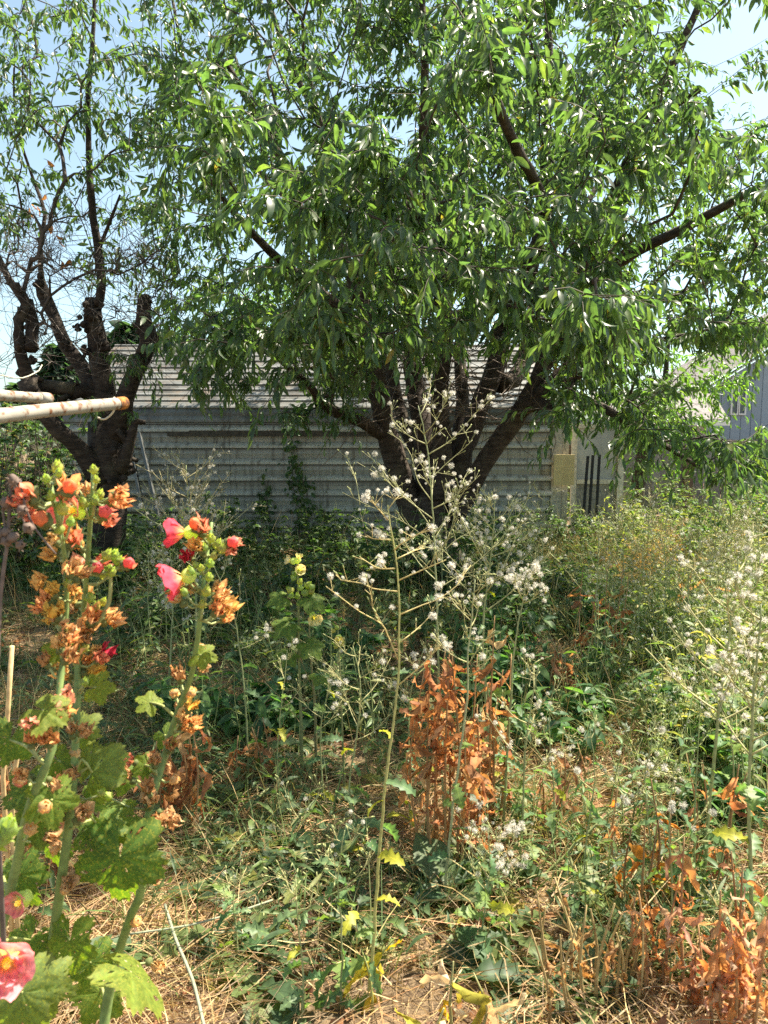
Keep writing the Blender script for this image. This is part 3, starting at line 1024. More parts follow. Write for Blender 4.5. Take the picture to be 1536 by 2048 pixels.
# ---- the big cherry tree
TY = 7.4
base = P(872, 1185, TY); base[2] = -0.05
cherry = empty('cherry_tree', (base[0], base[1], 0), 'large spreading cherry tree with several thick trunks and dense hanging green leaves', 'tree')
limbs = [
    dict(pts=np.vstack([base, PL((866, 1100, TY), (862, 1040, TY), (855, 985, TY))]), rad=[0.31, 0.25, 0.22, 0.16], sprout=9),
    dict(pts=PL((842, 1060, TY), (806, 970, TY), (775, 870, TY - 0.05), (752, 760, TY - 0.1), (738, 650, TY - 0.2), (700, 540, TY - 0.4), (630, 420, TY - 0.6), (540, 280, TY - 0.7), (450, 120, TY - 0.7)), rad=[0.13, 0.115, 0.1, 0.095, 0.085, 0.06, 0.048, 0.035, 0.02], sprout=3.2),
    dict(pts=PL((862, 990, TY + 0.1), (850, 880, TY + 0.15), (828, 760, TY + 0.3), (820, 640, TY + 0.5), (770, 480, TY + 0.7), (680, 300, TY + 0.9), (590, 150, TY + 1), (530, -20, TY + 1)), rad=[0.17, 0.115, 0.09, 0.08, 0.06, 0.045, 0.03, 0.02], sprout=2.5, off=0.3),
    dict(pts=PL((880, 1000, TY - 0.1), (884, 890, TY - 0.12), (880, 780, TY - 0.1), (890, 660, TY - 0.2), (880, 520, TY - 0.5), (850, 330, TY - 0.9), (850, 120, TY - 1.1), (840, -60, TY - 1.1)), rad=[0.15, 0.09, 0.08, 0.075, 0.06, 0.045, 0.03, 0.02], sprout=2.8, off=0.3),
    dict(pts=PL((905, 990, TY), (928, 900, TY + 0.05), (958, 820, TY + 0.1), (990, 740, TY + 0.2), (1012, 640, TY + 0.3), (1062, 540, TY + 0.2), (1088, 400, TY + 0.1), (1092, 240, TY), (1098, 90, TY), (1090, -60, TY)), rad=[0.12, 0.1, 0.095, 0.09, 0.085, 0.07, 0.055, 0.045, 0.035, 0.03], sprout=3.2, off=0.3),
    dict(pts=PL((905, 1040, TY - 0.05), (975, 915, TY - 0.15), (1042, 820, TY - 0.2), (1085, 740, TY - 0.2), (1112, 650, TY - 0.2), (1165, 530, TY - 0.3), (1225, 400, TY - 0.5), (1275, 280, TY - 0.6), (1345, 130, TY - 0.7), (1415, -30, TY - 0.7)), rad=[0.105, 0.09, 0.085, 0.08, 0.076, 0.062, 0.052, 0.045, 0.035, 0.025], sprout=3.2, off=0.3),
    dict(pts=PL((1055, 805, TY - 0.2), (1110, 815, TY - 0.5), (1180, 808, TY - 0.9), (1240, 835, TY - 1.2), (1320, 885, TY - 1.5), (1400, 935, TY - 1.8)), rad=[0.075, 0.065, 0.045, 0.03, 0.022, 0.015], sprout=1.2, off=1.2),
    dict(pts=PL((1000, 770, TY + 0.15), (1040, 740, TY + 0.5), (1070, 620, TY + 0.8), (1050, 530, TY + 0.9), (1130, 470, TY + 1), (1220, 330, TY + 1.3)), rad=[0.09, 0.085, 0.08, 0.06, 0.04, 0.025], sprout=2, off=1),
    dict(pts=PL((1105, 655, TY - 0.2), (1180, 560, TY - 0.8), (1270, 505, TY - 1.3), (1370, 455, TY - 1.7), (1480, 395, TY - 2.0), (1600, 330, TY - 2.2)), rad=[0.07, 0.055, 0.042, 0.034, 0.028, 0.02], sprout=0.8, off=2),
    dict(pts=PL((1100, 690, TY - 0.1), (1190, 640, TY + 0.3), (1300, 610, TY + 0.8), (1400, 570, TY + 1.1), (1540, 510, TY + 1.3)), rad=[0.06, 0.05, 0.04, 0.03, 0.02], sprout=0.8, off=2),
    dict(pts=PL((780, 880, TY), (725, 845, TY - 0.3), (655, 815, TY - 0.6), (625, 780, TY - 0.7), (560, 720, TY - 1.0), (500, 690, TY - 1.2)), rad=[0.07, 0.055, 0.045, 0.035, 0.022, 0.014], sprout=1.5, off=1),
    dict(pts=PL((740, 660, TY - 0.2), (660, 600, TY - 1.0), (560, 520, TY - 1.7), (480, 440, TY - 2.2), (420, 360, TY - 2.5)), rad=[0.06, 0.045, 0.032, 0.022, 0.015], sprout=0.8, off=2),
    dict(pts=PL((862, 1030, TY + 0.15), (842, 930, TY + 0.25), (800, 820, TY + 0.45), (775, 700, TY + 0.6), (760, 600, TY + 0.8), (720, 470, TY + 1.0)), rad=[0.12, 0.075, 0.065, 0.06, 0.05, 0.03], sprout=2.6, off=0.3),
    dict(pts=PL((892, 1020, TY + 0.1), (912, 910, TY + 0.3), (925, 800, TY + 0.5), (920, 690, TY + 0.7), (945, 590, TY + 0.9), (960, 450, TY + 1.1)), rad=[0.12, 0.075, 0.065, 0.06, 0.05, 0.03], sprout=2.6, off=0.3),
    dict(pts=PL((1040, 822, TY - 0.25), (1078, 792, TY - 0.3), (1125, 745, TY - 0.35), (1190, 700, TY - 0.3), (1250, 640, TY - 0.2)), rad=[0.085, 0.07, 0.055, 0.04, 0.02], sprout=1.5, off=1.2),
    # limbs that reach towards the camera
    dict(pts=np.vstack([PL((890, 650, TY - 0.2), (870, 520, TY - 1.2), (830, 430, TY - 2.2)), P(800, 360, TY - 3.1)[None], P(740, 300, TY - 3.8)[None]]), rad=[0.07, 0.05, 0.036, 0.026, 0.016], sprout=0.8, off=2),
    dict(pts=np.vstack([PL((1012, 640, TY + 0.2), (1060, 520, TY - 1.0), (1090, 420, TY - 2.2)), P(1010, 250, TY - 3.3)[None], P(960, 90, TY - 4.0)[None]]), rad=[0.07, 0.05, 0.036, 0.026, 0.016], sprout=0.8, off=2),
    dict(pts=np.vstack([PL((1110, 690, TY - 0.2), (1130, 640, TY - 1.5), (1160, 600, TY - 2.7)), P(1190, 560, TY - 3.8)[None]]), rad=[0.055, 0.04, 0.025, 0.014], sprout=0.8, off=2),
    dict(pts=PL((1085, 400, TY + 0.1), (1180, 300, TY - 1.0), (1290, 250, TY - 2.0), (1400, 180, TY - 2.6)), rad=[0.05, 0.036, 0.025, 0.014], sprout=0.8, off=3),
    dict(pts=PL((700, 540, TY - 0.4), (600, 420, TY + 0.3), (500, 330, TY + 0.8), (400, 250, TY + 1.0), (345, 0, TY + 1.0)), rad=[0.05, 0.04, 0.03, 0.022, 0.015], sprout=0.8, off=2.6),
]
# where twigs end: an uneven dome, thinner to the top corners, open round the trunks
att = []


def clump(x, y, z, f=0.85, s=0.0):
    return math.sin(x * f * 2.1 + 1.7 * math.sin(y * f) + s) * math.sin(z * f * 2.3 + 1.3 * math.cos(x * f) + s) + 0.6 * math.sin(y * f * 2.6 + z * 1.4 + s)


def crown_ok(p):
    px, py, dep = project(p[None])
    px, py, dep = px[0], py[0], dep[0]
    if dep < 3.0 or p[0] > 0.50 * p[1] + 0.25: return False
    if py < -500 or px < -300 or px > 1900: return True if p[1] > 4 else False
    k = 1.0
    # under side of the crown
    lim = 690
    if px < 680 and py > 540: k *= 0.55
    if px > 1080: lim = 690
    if px > 1300 and py > 600: k *= 0.22
    if py > lim: return False
    if 690 < px < 1130 and py > 590: k = 0.16
    # sky shows through towards the corners
    if px < 640 and py < 620: k *= 0.55 + 0.45 * max(0, (px - 300) / 340)
    if px < 290: return False
    if px > 1270 and py < 300: k *= 0.45
    if px > 1420 and 50 < py < 240: k *= 0.35
    if 480 < px < 720 and 0 < py < 230: k *= 0.55
    if 440 < px < 560 and 330 < py < 520: k *= 0.5
    return random.random() < k


ctr, radii = np.array([0.6, 7.35, 2.2]), np.array([4.4, 3.5, 4.6])
while len(att) < 2050:
    q = RNG.normal(0, 1, 3)
    q = q / np.linalg.norm(q) * (random.random() ** 0.4)
    if q[2] < 0: q[2] *= 0.12
    p = ctr + q * radii
    if clump(*p) < -0.42: continue
    if crown_ok(p): att.append(p)
# low drooping sprays at the right, and a curtain over the roof at the left
for spec in (((1080, 1330), (640, 850), (4.8, 8.3), 92), ((1340, 1540), (600, 680), (4.2, 7), 14), ((1230, 1380), (830, 910), (4.6, 6.2), 14), ((1390, 1560), (860, 960), (4.5, 5.8), 24), ((380, 760), (640, 780), (4.8, 6.8), 66), ((560, 730), (790, 850), (6.2, 7.0), 10),
             ((1120, 1260), (560, 660), (2.9, 3.9), 12), ((880, 1010), (10, 200), (3.1, 3.9), 16), ((420, 560), (220, 330), (3.3, 4.2), 11), ((600, 900), (270, 420), (3.4, 4.4), 26), ((1150, 1420), (100, 330), (3.6, 4.8), 26), ((640, 1120), (540, 690), (3.7, 5.2), 34),
             ((560, 1240), (380, 600), (3.2, 4.8), 60)):
    (a0, a1), (b0, b1), (y0, y1), cnt = spec
    for _ in range(cnt):
        att.append(P(random.uniform(a0, a1), random.uniform(b0, b1), random.uniform(y0, y1)))
att = np.array(att)
g = grow(limbs, att, bf=0.3, seg=0.22, up=0.1, maxr=0.035)
skeleton(cherry, *g, limb_names={0: 'trunk'}, sides=14, knots=0.2)
extra = MB()
lv = twig_leaves(g[1], g[2], 22, extra_b=extra, Lr=(0.055, 0.115))
extra.build('twigs', M_TWIG, cherry)['kind'] = 'stuff'
cols = vary(GREEN, len(lv[0]), GREENW)
yl = RNG.random(len(cols)) < 0.004
cols[yl] = np.array((0.27, 0.2, 0.05))
print('cherry leaves', len(cols))
foliage(cherry, lv[0], lv[1], lv[2], lv[3], lv[4], cols, lv[5], lv[6], M_LEAF, 300)
# broken bare twigs under the crown
b = MB()
for _ in range(330):
    a = P(random.uniform(700, 1150), random.uniform(600, 850), TY + random.uniform(-0.9, 0.5))
    dv = nrm(RNG.normal(0, 1, 3) * np.array([1, 1, 0.7]))
    ln = random.uniform(0.2, 0.9)
    b.tube(np.array([a, a + dv * ln * 0.5 + RNG.normal(0, 0.03, 3), a + dv * ln + RNG.normal(0, 0.06, 3)]), [0.006, 0.004, 0.0015], 4, np.array((0.13, 0.1, 0.08)) * random.uniform(0.6, 1.6), cap=False)
b.build('bare_twigs', M_TWIG, cherry)['kind'] = 'stuff'

# ---- the gnarled pollarded tree
LY = 7.2
lbase = P(212, 1180, LY); lbase[2] = -0.05
old = empty('pollarded_cherry_tree', (lbase[0], lbase[1], 0), 'gnarled dark old tree with knobbly sawn off limbs and sparse upper leaves', 'tree')
llimbs = [
    dict(pts=np.vstack([lbase, PL((214, 1060, LY), (214, 960, LY), (212, 890, LY), (206, 845, LY))]), rad=[0.23, 0.19, 0.18, 0.2, 0.17], sprout=9),
    dict(pts=PL((208, 870, LY), (206, 780, LY), (198, 700, LY), (188, 640, LY), (184, 598, LY)), rad=[0.16, 0.12, 0.105, 0.1, 0.085], sprout=2.5),
    dict(pts=PL((192, 625, LY), (204, 570, LY - 0.05), (196, 505, LY), (183, 400, LY), (178, 300, LY), (176, 200, LY), (184, 100, LY), (190, -30, LY), (185, -180, LY)), rad=[0.055, 0.05, 0.045, 0.04, 0.033, 0.028, 0.024, 0.018, 0.012], sprout=2, off=2),
    dict(pts=PL((226, 880, LY), (250, 800, LY - 0.1), (272, 740, LY - 0.1), (298, 690, LY - 0.1), (288, 640, LY - 0.1), (290, 592, LY - 0.1)), rad=[0.14, 0.1, 0.088, 0.1, 0.085, 0.075], sprout=2.5),
    dict(pts=PL((198, 800, LY), (160, 725, LY + 0.1), (130, 690, LY + 0.1), (112, 640, LY + 0.15), (88, 590, LY + 0.2), (80, 560, LY + 0.2)), rad=[0.11, 0.085, 0.075, 0.062, 0.075, 0.06], sprout=2.5),
    dict(pts=PL((205, 960, LY - 0.05), (160, 900, LY - 0.2), (115, 860, LY - 0.3), (70, 800, LY - 0.4), (52, 760, LY - 0.4)), rad=[0.15, 0.1, 0.085, 0.09, 0.1], sprout=2.5),
    dict(pts=PL((150, 780, LY - 0.2), (110, 775, LY - 0.2), (70, 770, LY - 0.3), (40, 710, LY - 0.4), (38, 640, LY - 0.4), (52, 610, LY - 0.4), (20, 560, LY - 0.4), (-10, 500, LY - 0.4)), rad=[0.075, 0.08, 0.075, 0.06, 0.06, 0.05, 0.035, 0.028], sprout=3),
    dict(pts=PL((205, 800, LY + 0.05), (160, 780, LY - 0.1), (140, 790, LY - 0.2)), rad=[0.1, 0.08, 0.07], sprout=9),
    dict(pts=PL((86, 575, LY + 0.2), (80, 500, LY + 0.2), (90, 430, LY + 0.2), (60, 340, LY + 0.2), (30, 230, LY), (30, 60, LY)), rad=[0.035, 0.028, 0.022, 0.017, 0.012, 0.008], sprout=0.5, off=2),
    dict(pts=PL((60, 700, LY - 0.4), (66, 650, LY - 0.3), (55, 600, LY - 0.3)), rad=[0.06, 0.07, 0.055], sprout=1),
    dict(pts=PL((246, 940, LY - 0.1), (258, 890, LY - 0.16), (270, 842, LY - 0.2)), rad=[0.09, 0.06, 0.035], sprout=9),
    dict(pts=PL((198, 500, LY), (225, 430, LY - 0.2), (240, 390, LY - 0.3)), rad=[0.022, 0.017, 0.01], sprout=0.3, off=3),
]
la, bare = [], []
for (a0, a1), (b0, b1), (y0, y1), cnt, br in (((-80, 380), (30, 230), (5.6, 8.4), 52, 0), ((-60, 120), (200, 420), (5.8, 8), 26, 0), ((120, 420), (210, 420), (6, 8.2), 54, 0), ((-60, 380), (-260, 40), (5.8, 8.6), 50, 0), ((180, 460), (400, 560), (6.6, 8.2), 26, 0),
                                               ((-40, 60), (400, 500), (6, 7.5), 5, 0), ((-20, 330), (430, 760), (6.3, 8.0), 120, 1), ((190, 330), (690, 830), (6.6, 7.4), 9, 0), ((20, 110), (420, 540), (6.8, 7.4), 22, 1), ((230, 380), (500, 640), (6.4, 7.6), 40, 1), ((120, 200), (770, 830), (6.5, 7.1), 5, 0)):
    for _ in range(cnt):
        la.append(P(random.uniform(a0, a1), random.uniform(b0, b1), random.uniform(y0, y1))); bare.append(bool(br))
# leafy arms seen against the sky
for pts in (((0, 35), (60, 38), (120, 40), (160, 30)), ((0, 120), (50, 118), (95, 122), (130, 118)), ((0, 160), (40, 195), (90, 250), (140, 260)), ((20, 230), (60, 245), (110, 290))):
    for x, y in pts:
        la.append(P(x, y - 10, LY + random.uniform(-0.3, 0.3))); bare.append(False)
lg = grow(llimbs, np.array(la), bf=0.3, seg=0.2, up=0.15, maxr=0.02)
for ln_ in lg[0]: ln_[1][:] *= 0.82
M_KEEP, M_BARK = M_BARK, M_OLDBARK
skeleton(old, *lg, limb_names={0: 'trunk'}, sides=13, knots=0.18)
b = MB()                                                          # knobs where shoots were cut year after year
for px, py, r in ((184, 606, 0.11), (176, 640, 0.09), (290, 600, 0.095), (300, 690, 0.12), (284, 650, 0.09), (82, 572, 0.09), (58, 640, 0.09), (50, 745, 0.1), (255, 940, 0.11), (250, 925, 0.1), (205, 690, 0.1), (130, 690, 0.06), (72, 690, 0.09), (160, 655, 0.07), (170, 700, 0.07), (62, 720, 0.08), (56, 615, 0.07)):
    c = P(px, py, LY - 0.1 + (0.25 if px < 120 else 0) - (0.35 if px < 75 else 0))
    for _ in range(8):
        cc = c + RNG.normal(0, r * 0.33, 3)
        rr = r * random.uniform(0.2, 0.4)
        zz = np.linspace(-1, 1, 5)
        b.tube(np.stack([cc[0] + zz * 0, cc[1] + zz * 0, cc[2] + zz * rr], -1), rr * np.sqrt(np.maximum(0.04, 1 - zz ** 2)), 7, (0.1, 0.07, 0.06), knots=0.5)
b.build('burrs', M_BARK, old)['kind'] = 'stuff'
for pts_, r_ in lg[0]:                                             # stubs of shoots cut short
    if r_.max() < 0.06: continue
    for _ in range(4):
        i = random.randrange(len(pts_) // 3, len(pts_))
        dv = nrm(RNG.normal(0, 1, 3) + [0, -0.3, 0.5])
        b = MB()
        l_ = r_[i] + random.uniform(0.03, 0.13)
        rr = random.uniform(0.012, 0.03)
        b.tube(np.array([pts_[i], pts_[i] + dv * l_ * 0.6, pts_[i] + dv * l_]), [rr * 1.5, rr * 1.05, rr], 7, (0.1, 0.07, 0.06), knots=0.25)
        b.build('stub', M_BARK, old)
M_BARK = M_KEEP
extra = MB()
lv = twig_leaves(lg[1], lg[2], 17, extra_b=extra, skip=bare, Lr=(0.055, 0.105))
extra.build('twigs', M_TWIG, old)['kind'] = 'stuff'
cols = vary(GREEN, len(lv[0]), GREENW) * 0.95
foliage(old, lv[0], lv[1], lv[2], lv[3], lv[4], cols, lv[5], lv[6], M_LEAF, 260)
# fine dead twigs
b = MB()
for idx, k in lg[1]:
    if not bare[k]: continue
    for _ in range(5):
        i = random.randrange(len(idx))
        a = lg[2][idx[i]]
        dv = nrm(RNG.normal(0, 1, 3) + np.array([0, 0, 0.4]))
        ln = random.uniform(0.12, 0.5)
        b.tube(np.array([a, a + dv * ln * 0.5 + RNG.normal(0, 0.02, 3), a + dv * ln + RNG.normal(0, 0.05, 3)]), [0.0035, 0.0025, 0.0012], 3, np.array((0.12, 0.1, 0.085)) * random.uniform(0.6, 1.5), cap=False)
b.build('dead_twigs', M_TWIG, old)['kind'] = 'stuff'
# a few orange leaves left on dead wood
for px, py in ((66, 405), (72, 412), (60, 415), (112, 470), (118, 478), (124, 522), (132, 524), (142, 520), (90, 388), (95, 320), (104, 448)):
    b = MB()
    b.leaves(leaf_verts(P(px, py, LY)[None], RNG.normal(0, 0.5, (1, 3)) + [0, 0, -1], RNG.normal(0, 1, (1, 3)), 0.1, 0.024, PROF_OVAL, 0.5, 1.0), OVAL_F, np.array([(0.5, 0.22, 0.05)]), OVAL_UV)
    b.build('dead_leaf', M_DRY, old)


# ---- trees further off
def back_tree(name, label, group, base, h, crown_c, crown_r, n_att, Lr, cols, wts, seed_keep=-0.6, per=12, trunk_r=0.12, mat=None, sub=None):
    t = empty(name, (base[0], base[1], 0), label, 'tree', group)
    cc, cr = np.array(crown_c), np.array(crown_r)
    tr = np.array([[base[0], base[1], -0.1], [base[0] + 0.1, base[1], h * 0.3], cc - [0, 0, cr[2] * 0.4], cc + [0.1, 0, cr[2] * 0.8]])
    pts = []
    while len(pts) < n_att:
        q = RNG.normal(0, 1, 3); q = q / np.linalg.norm(q) * random.random() ** 0.4
        p = cc + q * cr
        if clump(*p, f=1.1, s=base[0]) < seed_keep: continue
        if p[2] < 0.4: continue
        pts.append(p)
    gg = grow([dict(pts=tr, rad=[trunk_r, trunk_r * 0.8, trunk_r * 0.5, 0.02], sprout=1)], np.array(pts), seg=0.4, maxr=trunk_r * 0.4)
    skeleton(t, *gg, limb_names={0: 'trunk'}, sides=8)
    v = twig_leaves(gg[1], gg[2], per, Lr=Lr, span=0.6, twig_len=(0.2, 0.5), hang=0.7)
    c = vary(cols, len(v[0]), wts)
    foliage(t, v[0], v[1], v[2], v[3], v[4], c, v[5], v[6], mat or M_LEAF, 0, prof=PROF_SMALL, name='crown')
    return t


LIGHTG = [(0.09, 0.16, 0.035), (0.12, 0.19, 0.04), (0.07, 0.13, 0.03)]
back_tree('fruit_tree', 'pale green fruit tree rising behind the metal shed roof', 'garden trees behind the shed', (-3.0, 15.5), 4.4, (-2.5, 15.2, 3.45), (1.8, 1.2, 1.05), 170, (0.1, 0.15), LIGHTG, None)
back_tree('fruit_tree', 'bright green fruit tree between the shed end and the board fence', 'garden trees behind the shed', (3.9, 11.9), 3.6, (4.2, 11.8, 2.1), (1.6, 0.9, 1.3), 170, (0.09, 0.14), LIGHTG, None)
back_tree('fruit_tree', 'low bright green fruit tree in front of the house wing', 'garden trees behind the shed', (5.3, 14.6), 1.9, (5.3, 14.6, 1.15), (1.0, 0.7, 0.5), 60, (0.09, 0.14), LIGHTG, None)


def conifer(base, h, r, label):
    t = empty('conifer', (base[0], base[1], 0), label, 'tree', 'dark trees in the distance')
    b = MB()
    b.tube(np.array([[base[0], base[1], 0], [base[0], base[1], h * 0.97]]), [h * 0.025, 0.02], 7, (0.06, 0.045, 0.035))
    b.build('trunk', M_BARK, t)
    n = 1500
    f = RNG.random(n) ** 0.7
    z = h * (0.1 + 0.9 * f)
    rr = r * (1.05 - f) * (0.35 + 0.65 * RNG.random(n) ** 0.5)
    a = RNG.random(n) * 6.283
    o = np.stack([base[0] + rr * np.cos(a), base[1] + rr * np.sin(a), z - 0.15 * rr], -1)
    d = np.stack([np.cos(a), np.sin(a), -0.35 + 0.3 * RNG.random(n)], -1) + RNG.normal(0, 0.3, (n, 3))
    L = r * RNG.uniform(0.18, 0.42, n)
    b = MB()
    b.leaves(leaf_verts(o, d, RNG.normal(0, 0.4, (n, 3)) + [0, 0, 1], L, L * 0.28, PROF_SMALL, 0.3, 0.4), SMALL_F, vary([(0.030, 0.055, 0.035), (0.04, 0.07, 0.045)], n), SMALL_UV)
    b.build('crown', M_LEAF, t)['kind'] = 'stuff'


for px, Y, ptop, r, lab in ((258, 46, 648, 2.6, 'dark conifer seen just right of the knobbly sawn off limb'), (228, 50, 668, 2.2, 'dark conifer half hidden by the gnarled tree trunk'), (315, 48, 662, 2.6, 'dark low conifer above the far end of the shed roof'), (115, 55, 690, 2.6, 'dark conifer showing between the limbs of the gnarled tree'), (365, 52, 676, 2.4, 'dark conifer peeping over the shed roof behind cherry leaves'), (1388, 52, 762, 1.8, 'small dark conifer above the brown shingle roof'), (40, 60, 770, 2.6, 'dark conifer near the short white pipe')):
    p = P(px, ptop, Y)
    conifer((p[0], Y), p[2], r, lab)

# ------------------------------------------------------------------ straw, grass, litter
def ribbons(base, d, bend, L, W, rows=4):
    """thin blades: base, d (start direction), bend vector added along the blade; two vertices a row"""
    N = len(base)
    t = np.linspace(0, 1, rows)
    L_, W_ = L[:, None], W[:, None]
    out = np.empty((N, rows * 2, 3))
    side = nrm(np.cross(d, RNG.normal(0, 1, (N, 3))))
    for i, a in enumerate(t):
        c = base + L_ * (a * d + a * a * bend)
        w = W_ * (1 - a ** 2 * 0.85)
        out[:, 2 * i] = c - side * w
        out[:, 2 * i + 1] = c + side * w
    return out


RIB_F = np.array([[2 * i, 2 * i + 1, 2 * i + 3, 2 * i + 2] for i in range(3)])


def patch(x, y, s=0.0):
    return np.sin(x * 2.3 + s + 1.5 * np.sin(y * 1.1 + s)) * np.sin(y * 1.9 - s + np.cos(x * 1.4)) + 0.5 * np.sin(x * 5.2 + y * 3.1 + s)


def scatter(n, y0, y1, over=1.65, dens=None, power=1.0):
    """points on the ground inside the widening strip the picture shows"""
    out = []
    while len(out) < n:
        y = y0 + (y1 - y0) * RNG.random(4 * n) ** power
        keep = RNG.random(4 * n) < y / y1 if power == 1.0 else np.ones(4 * n, bool)
        y = y[keep]
        x = (RNG.random(len(y)) * 2 - 1) * 0.5 * y * over
        if dens is not None:
            k = RNG.random(len(y)) < dens(x, y)
            x, y = x[k], y[k]
        out += list(zip(x, y))
    a = np.array(out[:n])
    return np.stack([a[:, 0], a[:, 1], gz(a[:, 0], a[:, 1])], -1)


STRAW = [(0.50, 0.36, 0.18), (0.42, 0.29, 0.15), (0.58, 0.43, 0.22), (0.32, 0.22, 0.13), (0.46, 0.27, 0.13), (0.24, 0.17, 0.11)]
b = MB()
for n, y0, y1, L0, L1, w in ((58000, 1.5, 4.4, 0.08, 0.32, 0.0014), (36000, 4.0, 10.5, 0.12, 0.42, 0.0022)):
    p = scatter(n, y0, y1, dens=lambda x, y: np.clip(0.55 + 0.45 * patch(x, y), 0.12, 1))
    a = RNG.random(n) * 6.283
    d = np.stack([np.cos(a), np.sin(a), RNG.random(n) ** 2 * 0.55], -1)
    p[:, 2] += RNG.random(n) ** 2 * 0.06
    L = RNG.uniform(L0, L1, n)
    bend = RNG.normal(0, 0.22, (n, 3)); bend[:, 2] = -d[:, 2] * 0.8 + RNG.normal(0, 0.05, n)
    b.leaves(ribbons(p, nrm(d), bend, L, w * RNG.uniform(0.6, 1.5, n)), RIB_F, vary(STRAW, n))
tag(b.build('straw', M_STRAW), 'dry straw and thatch lying all over the soil', 'straw', kind='stuff')

b = MB()                                                          # standing thin grass, green and dry
n_t = 2350
c = scatter(n_t, 1.9, 9.6, dens=lambda x, y: np.clip(0.5 + 0.5 * patch(x, y, 2.0) + 0.3 * (x > 0.6), 0.05, 1) * np.where((np.abs(x + 0.15) < 0.28) & (y < 2.35), 0.25, 1))
GR = [(0.12, 0.18, 0.06), (0.16, 0.21, 0.075), (0.095, 0.15, 0.06), (0.36, 0.31, 0.13), (0.45, 0.34, 0.16)]
for i in range(n_t):
    k = random.randint(10, 34)
    q = np.repeat(c[i][None], k, 0) + np.concatenate([RNG.normal(0, 0.045, (k, 2)), np.zeros((k, 1))], 1)
    d = nrm(np.concatenate([RNG.normal(0, 0.38, (k, 2)), np.ones((k, 1))], 1))
    L = RNG.uniform(0.10, 0.40, k) * (1.25 if c[i][0] > 0.9 and c[i][1] > 3.4 else 0.9)
    bend = np.concatenate([d[:, :2] * RNG.uniform(0.1, 1.0, (k, 1)), -RNG.uniform(0.05, 0.6, (k, 1))], 1)
    g_ = 0.22 if c[i][0] < 0.5 else 0.38
    w = [(1 - g_) / 3] * 3 + [g_ / 2] * 2
    b.leaves(ribbons(q, d, bend, L, RNG.uniform(0.0012, 0.0032, k)), RIB_F, vary(GR, k, w))
tag(b.build('grass', M_STRAW), 'thin green and bleached grass standing in tufts between the weeds', 'grass', kind='stuff')

b = MB()                                                          # bleached stalks, upright or fallen
n = 3600
p = scatter(n, 2.0, 9.3)
d = nrm(np.concatenate([RNG.normal(0, 0.35, (n, 2)), np.ones((n, 1))], 1))
L = RNG.uniform(0.2, 0.72, n) * np.clip(p[:, 1] / 4, 0.6, 1)
b.leaves(ribbons(p, d, np.concatenate([RNG.normal(0, 0.16, (n, 2)), np.zeros((n, 1))], 1), L, RNG.uniform(0.0011, 0.002, n)), RIB_F, vary([(0.42, 0.34, 0.18), (0.24, 0.25, 0.11), (0.33, 0.22, 0.11), (0.17, 0.2, 0.09)], n))
tag(b.build('dry_stalks', M_STRAW), 'thin bleached stalks standing and leaning among the weeds', 'stalks', kind='stuff')

b = MB()                                                          # crumpled leaves on the soil
n = 7200
p = scatter(n, 1.5, 9.0, dens=lambda x, y: np.clip(0.6 + 0.4 * patch(x, y, 5.0), 0.1, 1))
p[:, 2] += 0.006 + RNG.random(n) * 0.03
a = RNG.random(n) * 6.283
d = np.stack([np.cos(a), np.sin(a), RNG.normal(0, 0.25, n)], -1)
L = RNG.uniform(0.025, 0.075, n)
LITTER = [(0.30, 0.16, 0.085), (0.22, 0.12, 0.075), (0.40, 0.22, 0.11), (0.33, 0.21, 0.16), (0.16, 0.10, 0.07)]
b.leaves(leaf_verts(p, d, RNG.normal(0, 0.45, (n, 3)) + [0, 0, 1], L, L * RNG.uniform(0.2, 0.4, n), PROF_OVAL, RNG.uniform(-0.3, 0.9, n), RNG.normal(0, 0.9, n), wave=0.5), OVAL_F, vary(LITTER, n), OVAL_UV)
tag(b.build('leaf_litter', M_DRY), 'crumpled brown fallen leaves lying on the soil', 'leaf litter', kind='stuff')

b = MB()                                                          # low creeping green between everything
n = 30000
p = scatter(n, 2.05, 9.4, dens=lambda x, y: np.clip(0.45 + 0.6 * patch(x, y, 8.0), 0.03, 1))
a = RNG.random(n) * 6.283
p[:, 2] += RNG.random(n) ** 1.6 * 0.16
d = np.stack([np.cos(a), np.sin(a), RNG.uniform(-0.1, 0.9, n)], -1)
L = RNG.uniform(0.04, 0.15, n) * np.clip(p[:, 1] / 5, 0.6, 1)
COVER = [(0.068, 0.115, 0.048), (0.085, 0.135, 0.052), (0.06, 0.10, 0.046), (0.11, 0.155, 0.052), (0.16, 0.18, 0.055)]
PT = prof_toothed(4, seed=3)
for pf_, sl_, w0_, w1_ in ((PT, slice(0, n // 3), 0.16, 0.28), (PROF_LANCE, slice(n // 3, n), 0.055, 0.16)):
    m_ = len(p[sl_])
    b.leaves(leaf_verts(p[sl_], d[sl_], RNG.normal(0, 0.3, (m_, 3)) + [0, 0, 1], L[sl_] * (1.3 if pf_ is PROF_LANCE else 1), L[sl_] * RNG.uniform(w0_, w1_, m_), pf_, RNG.uniform(0, 0.6, m_), RNG.uniform(0.2, 1.6, m_), wave=0.3), leaf_faces(len(pf_)), vary(COVER, m_), leaf_uv(pf_))
tag(b.build('ground_cover', M_WEED), 'low green ground cover spreading under the trees', 'ground cover', kind='stuff')


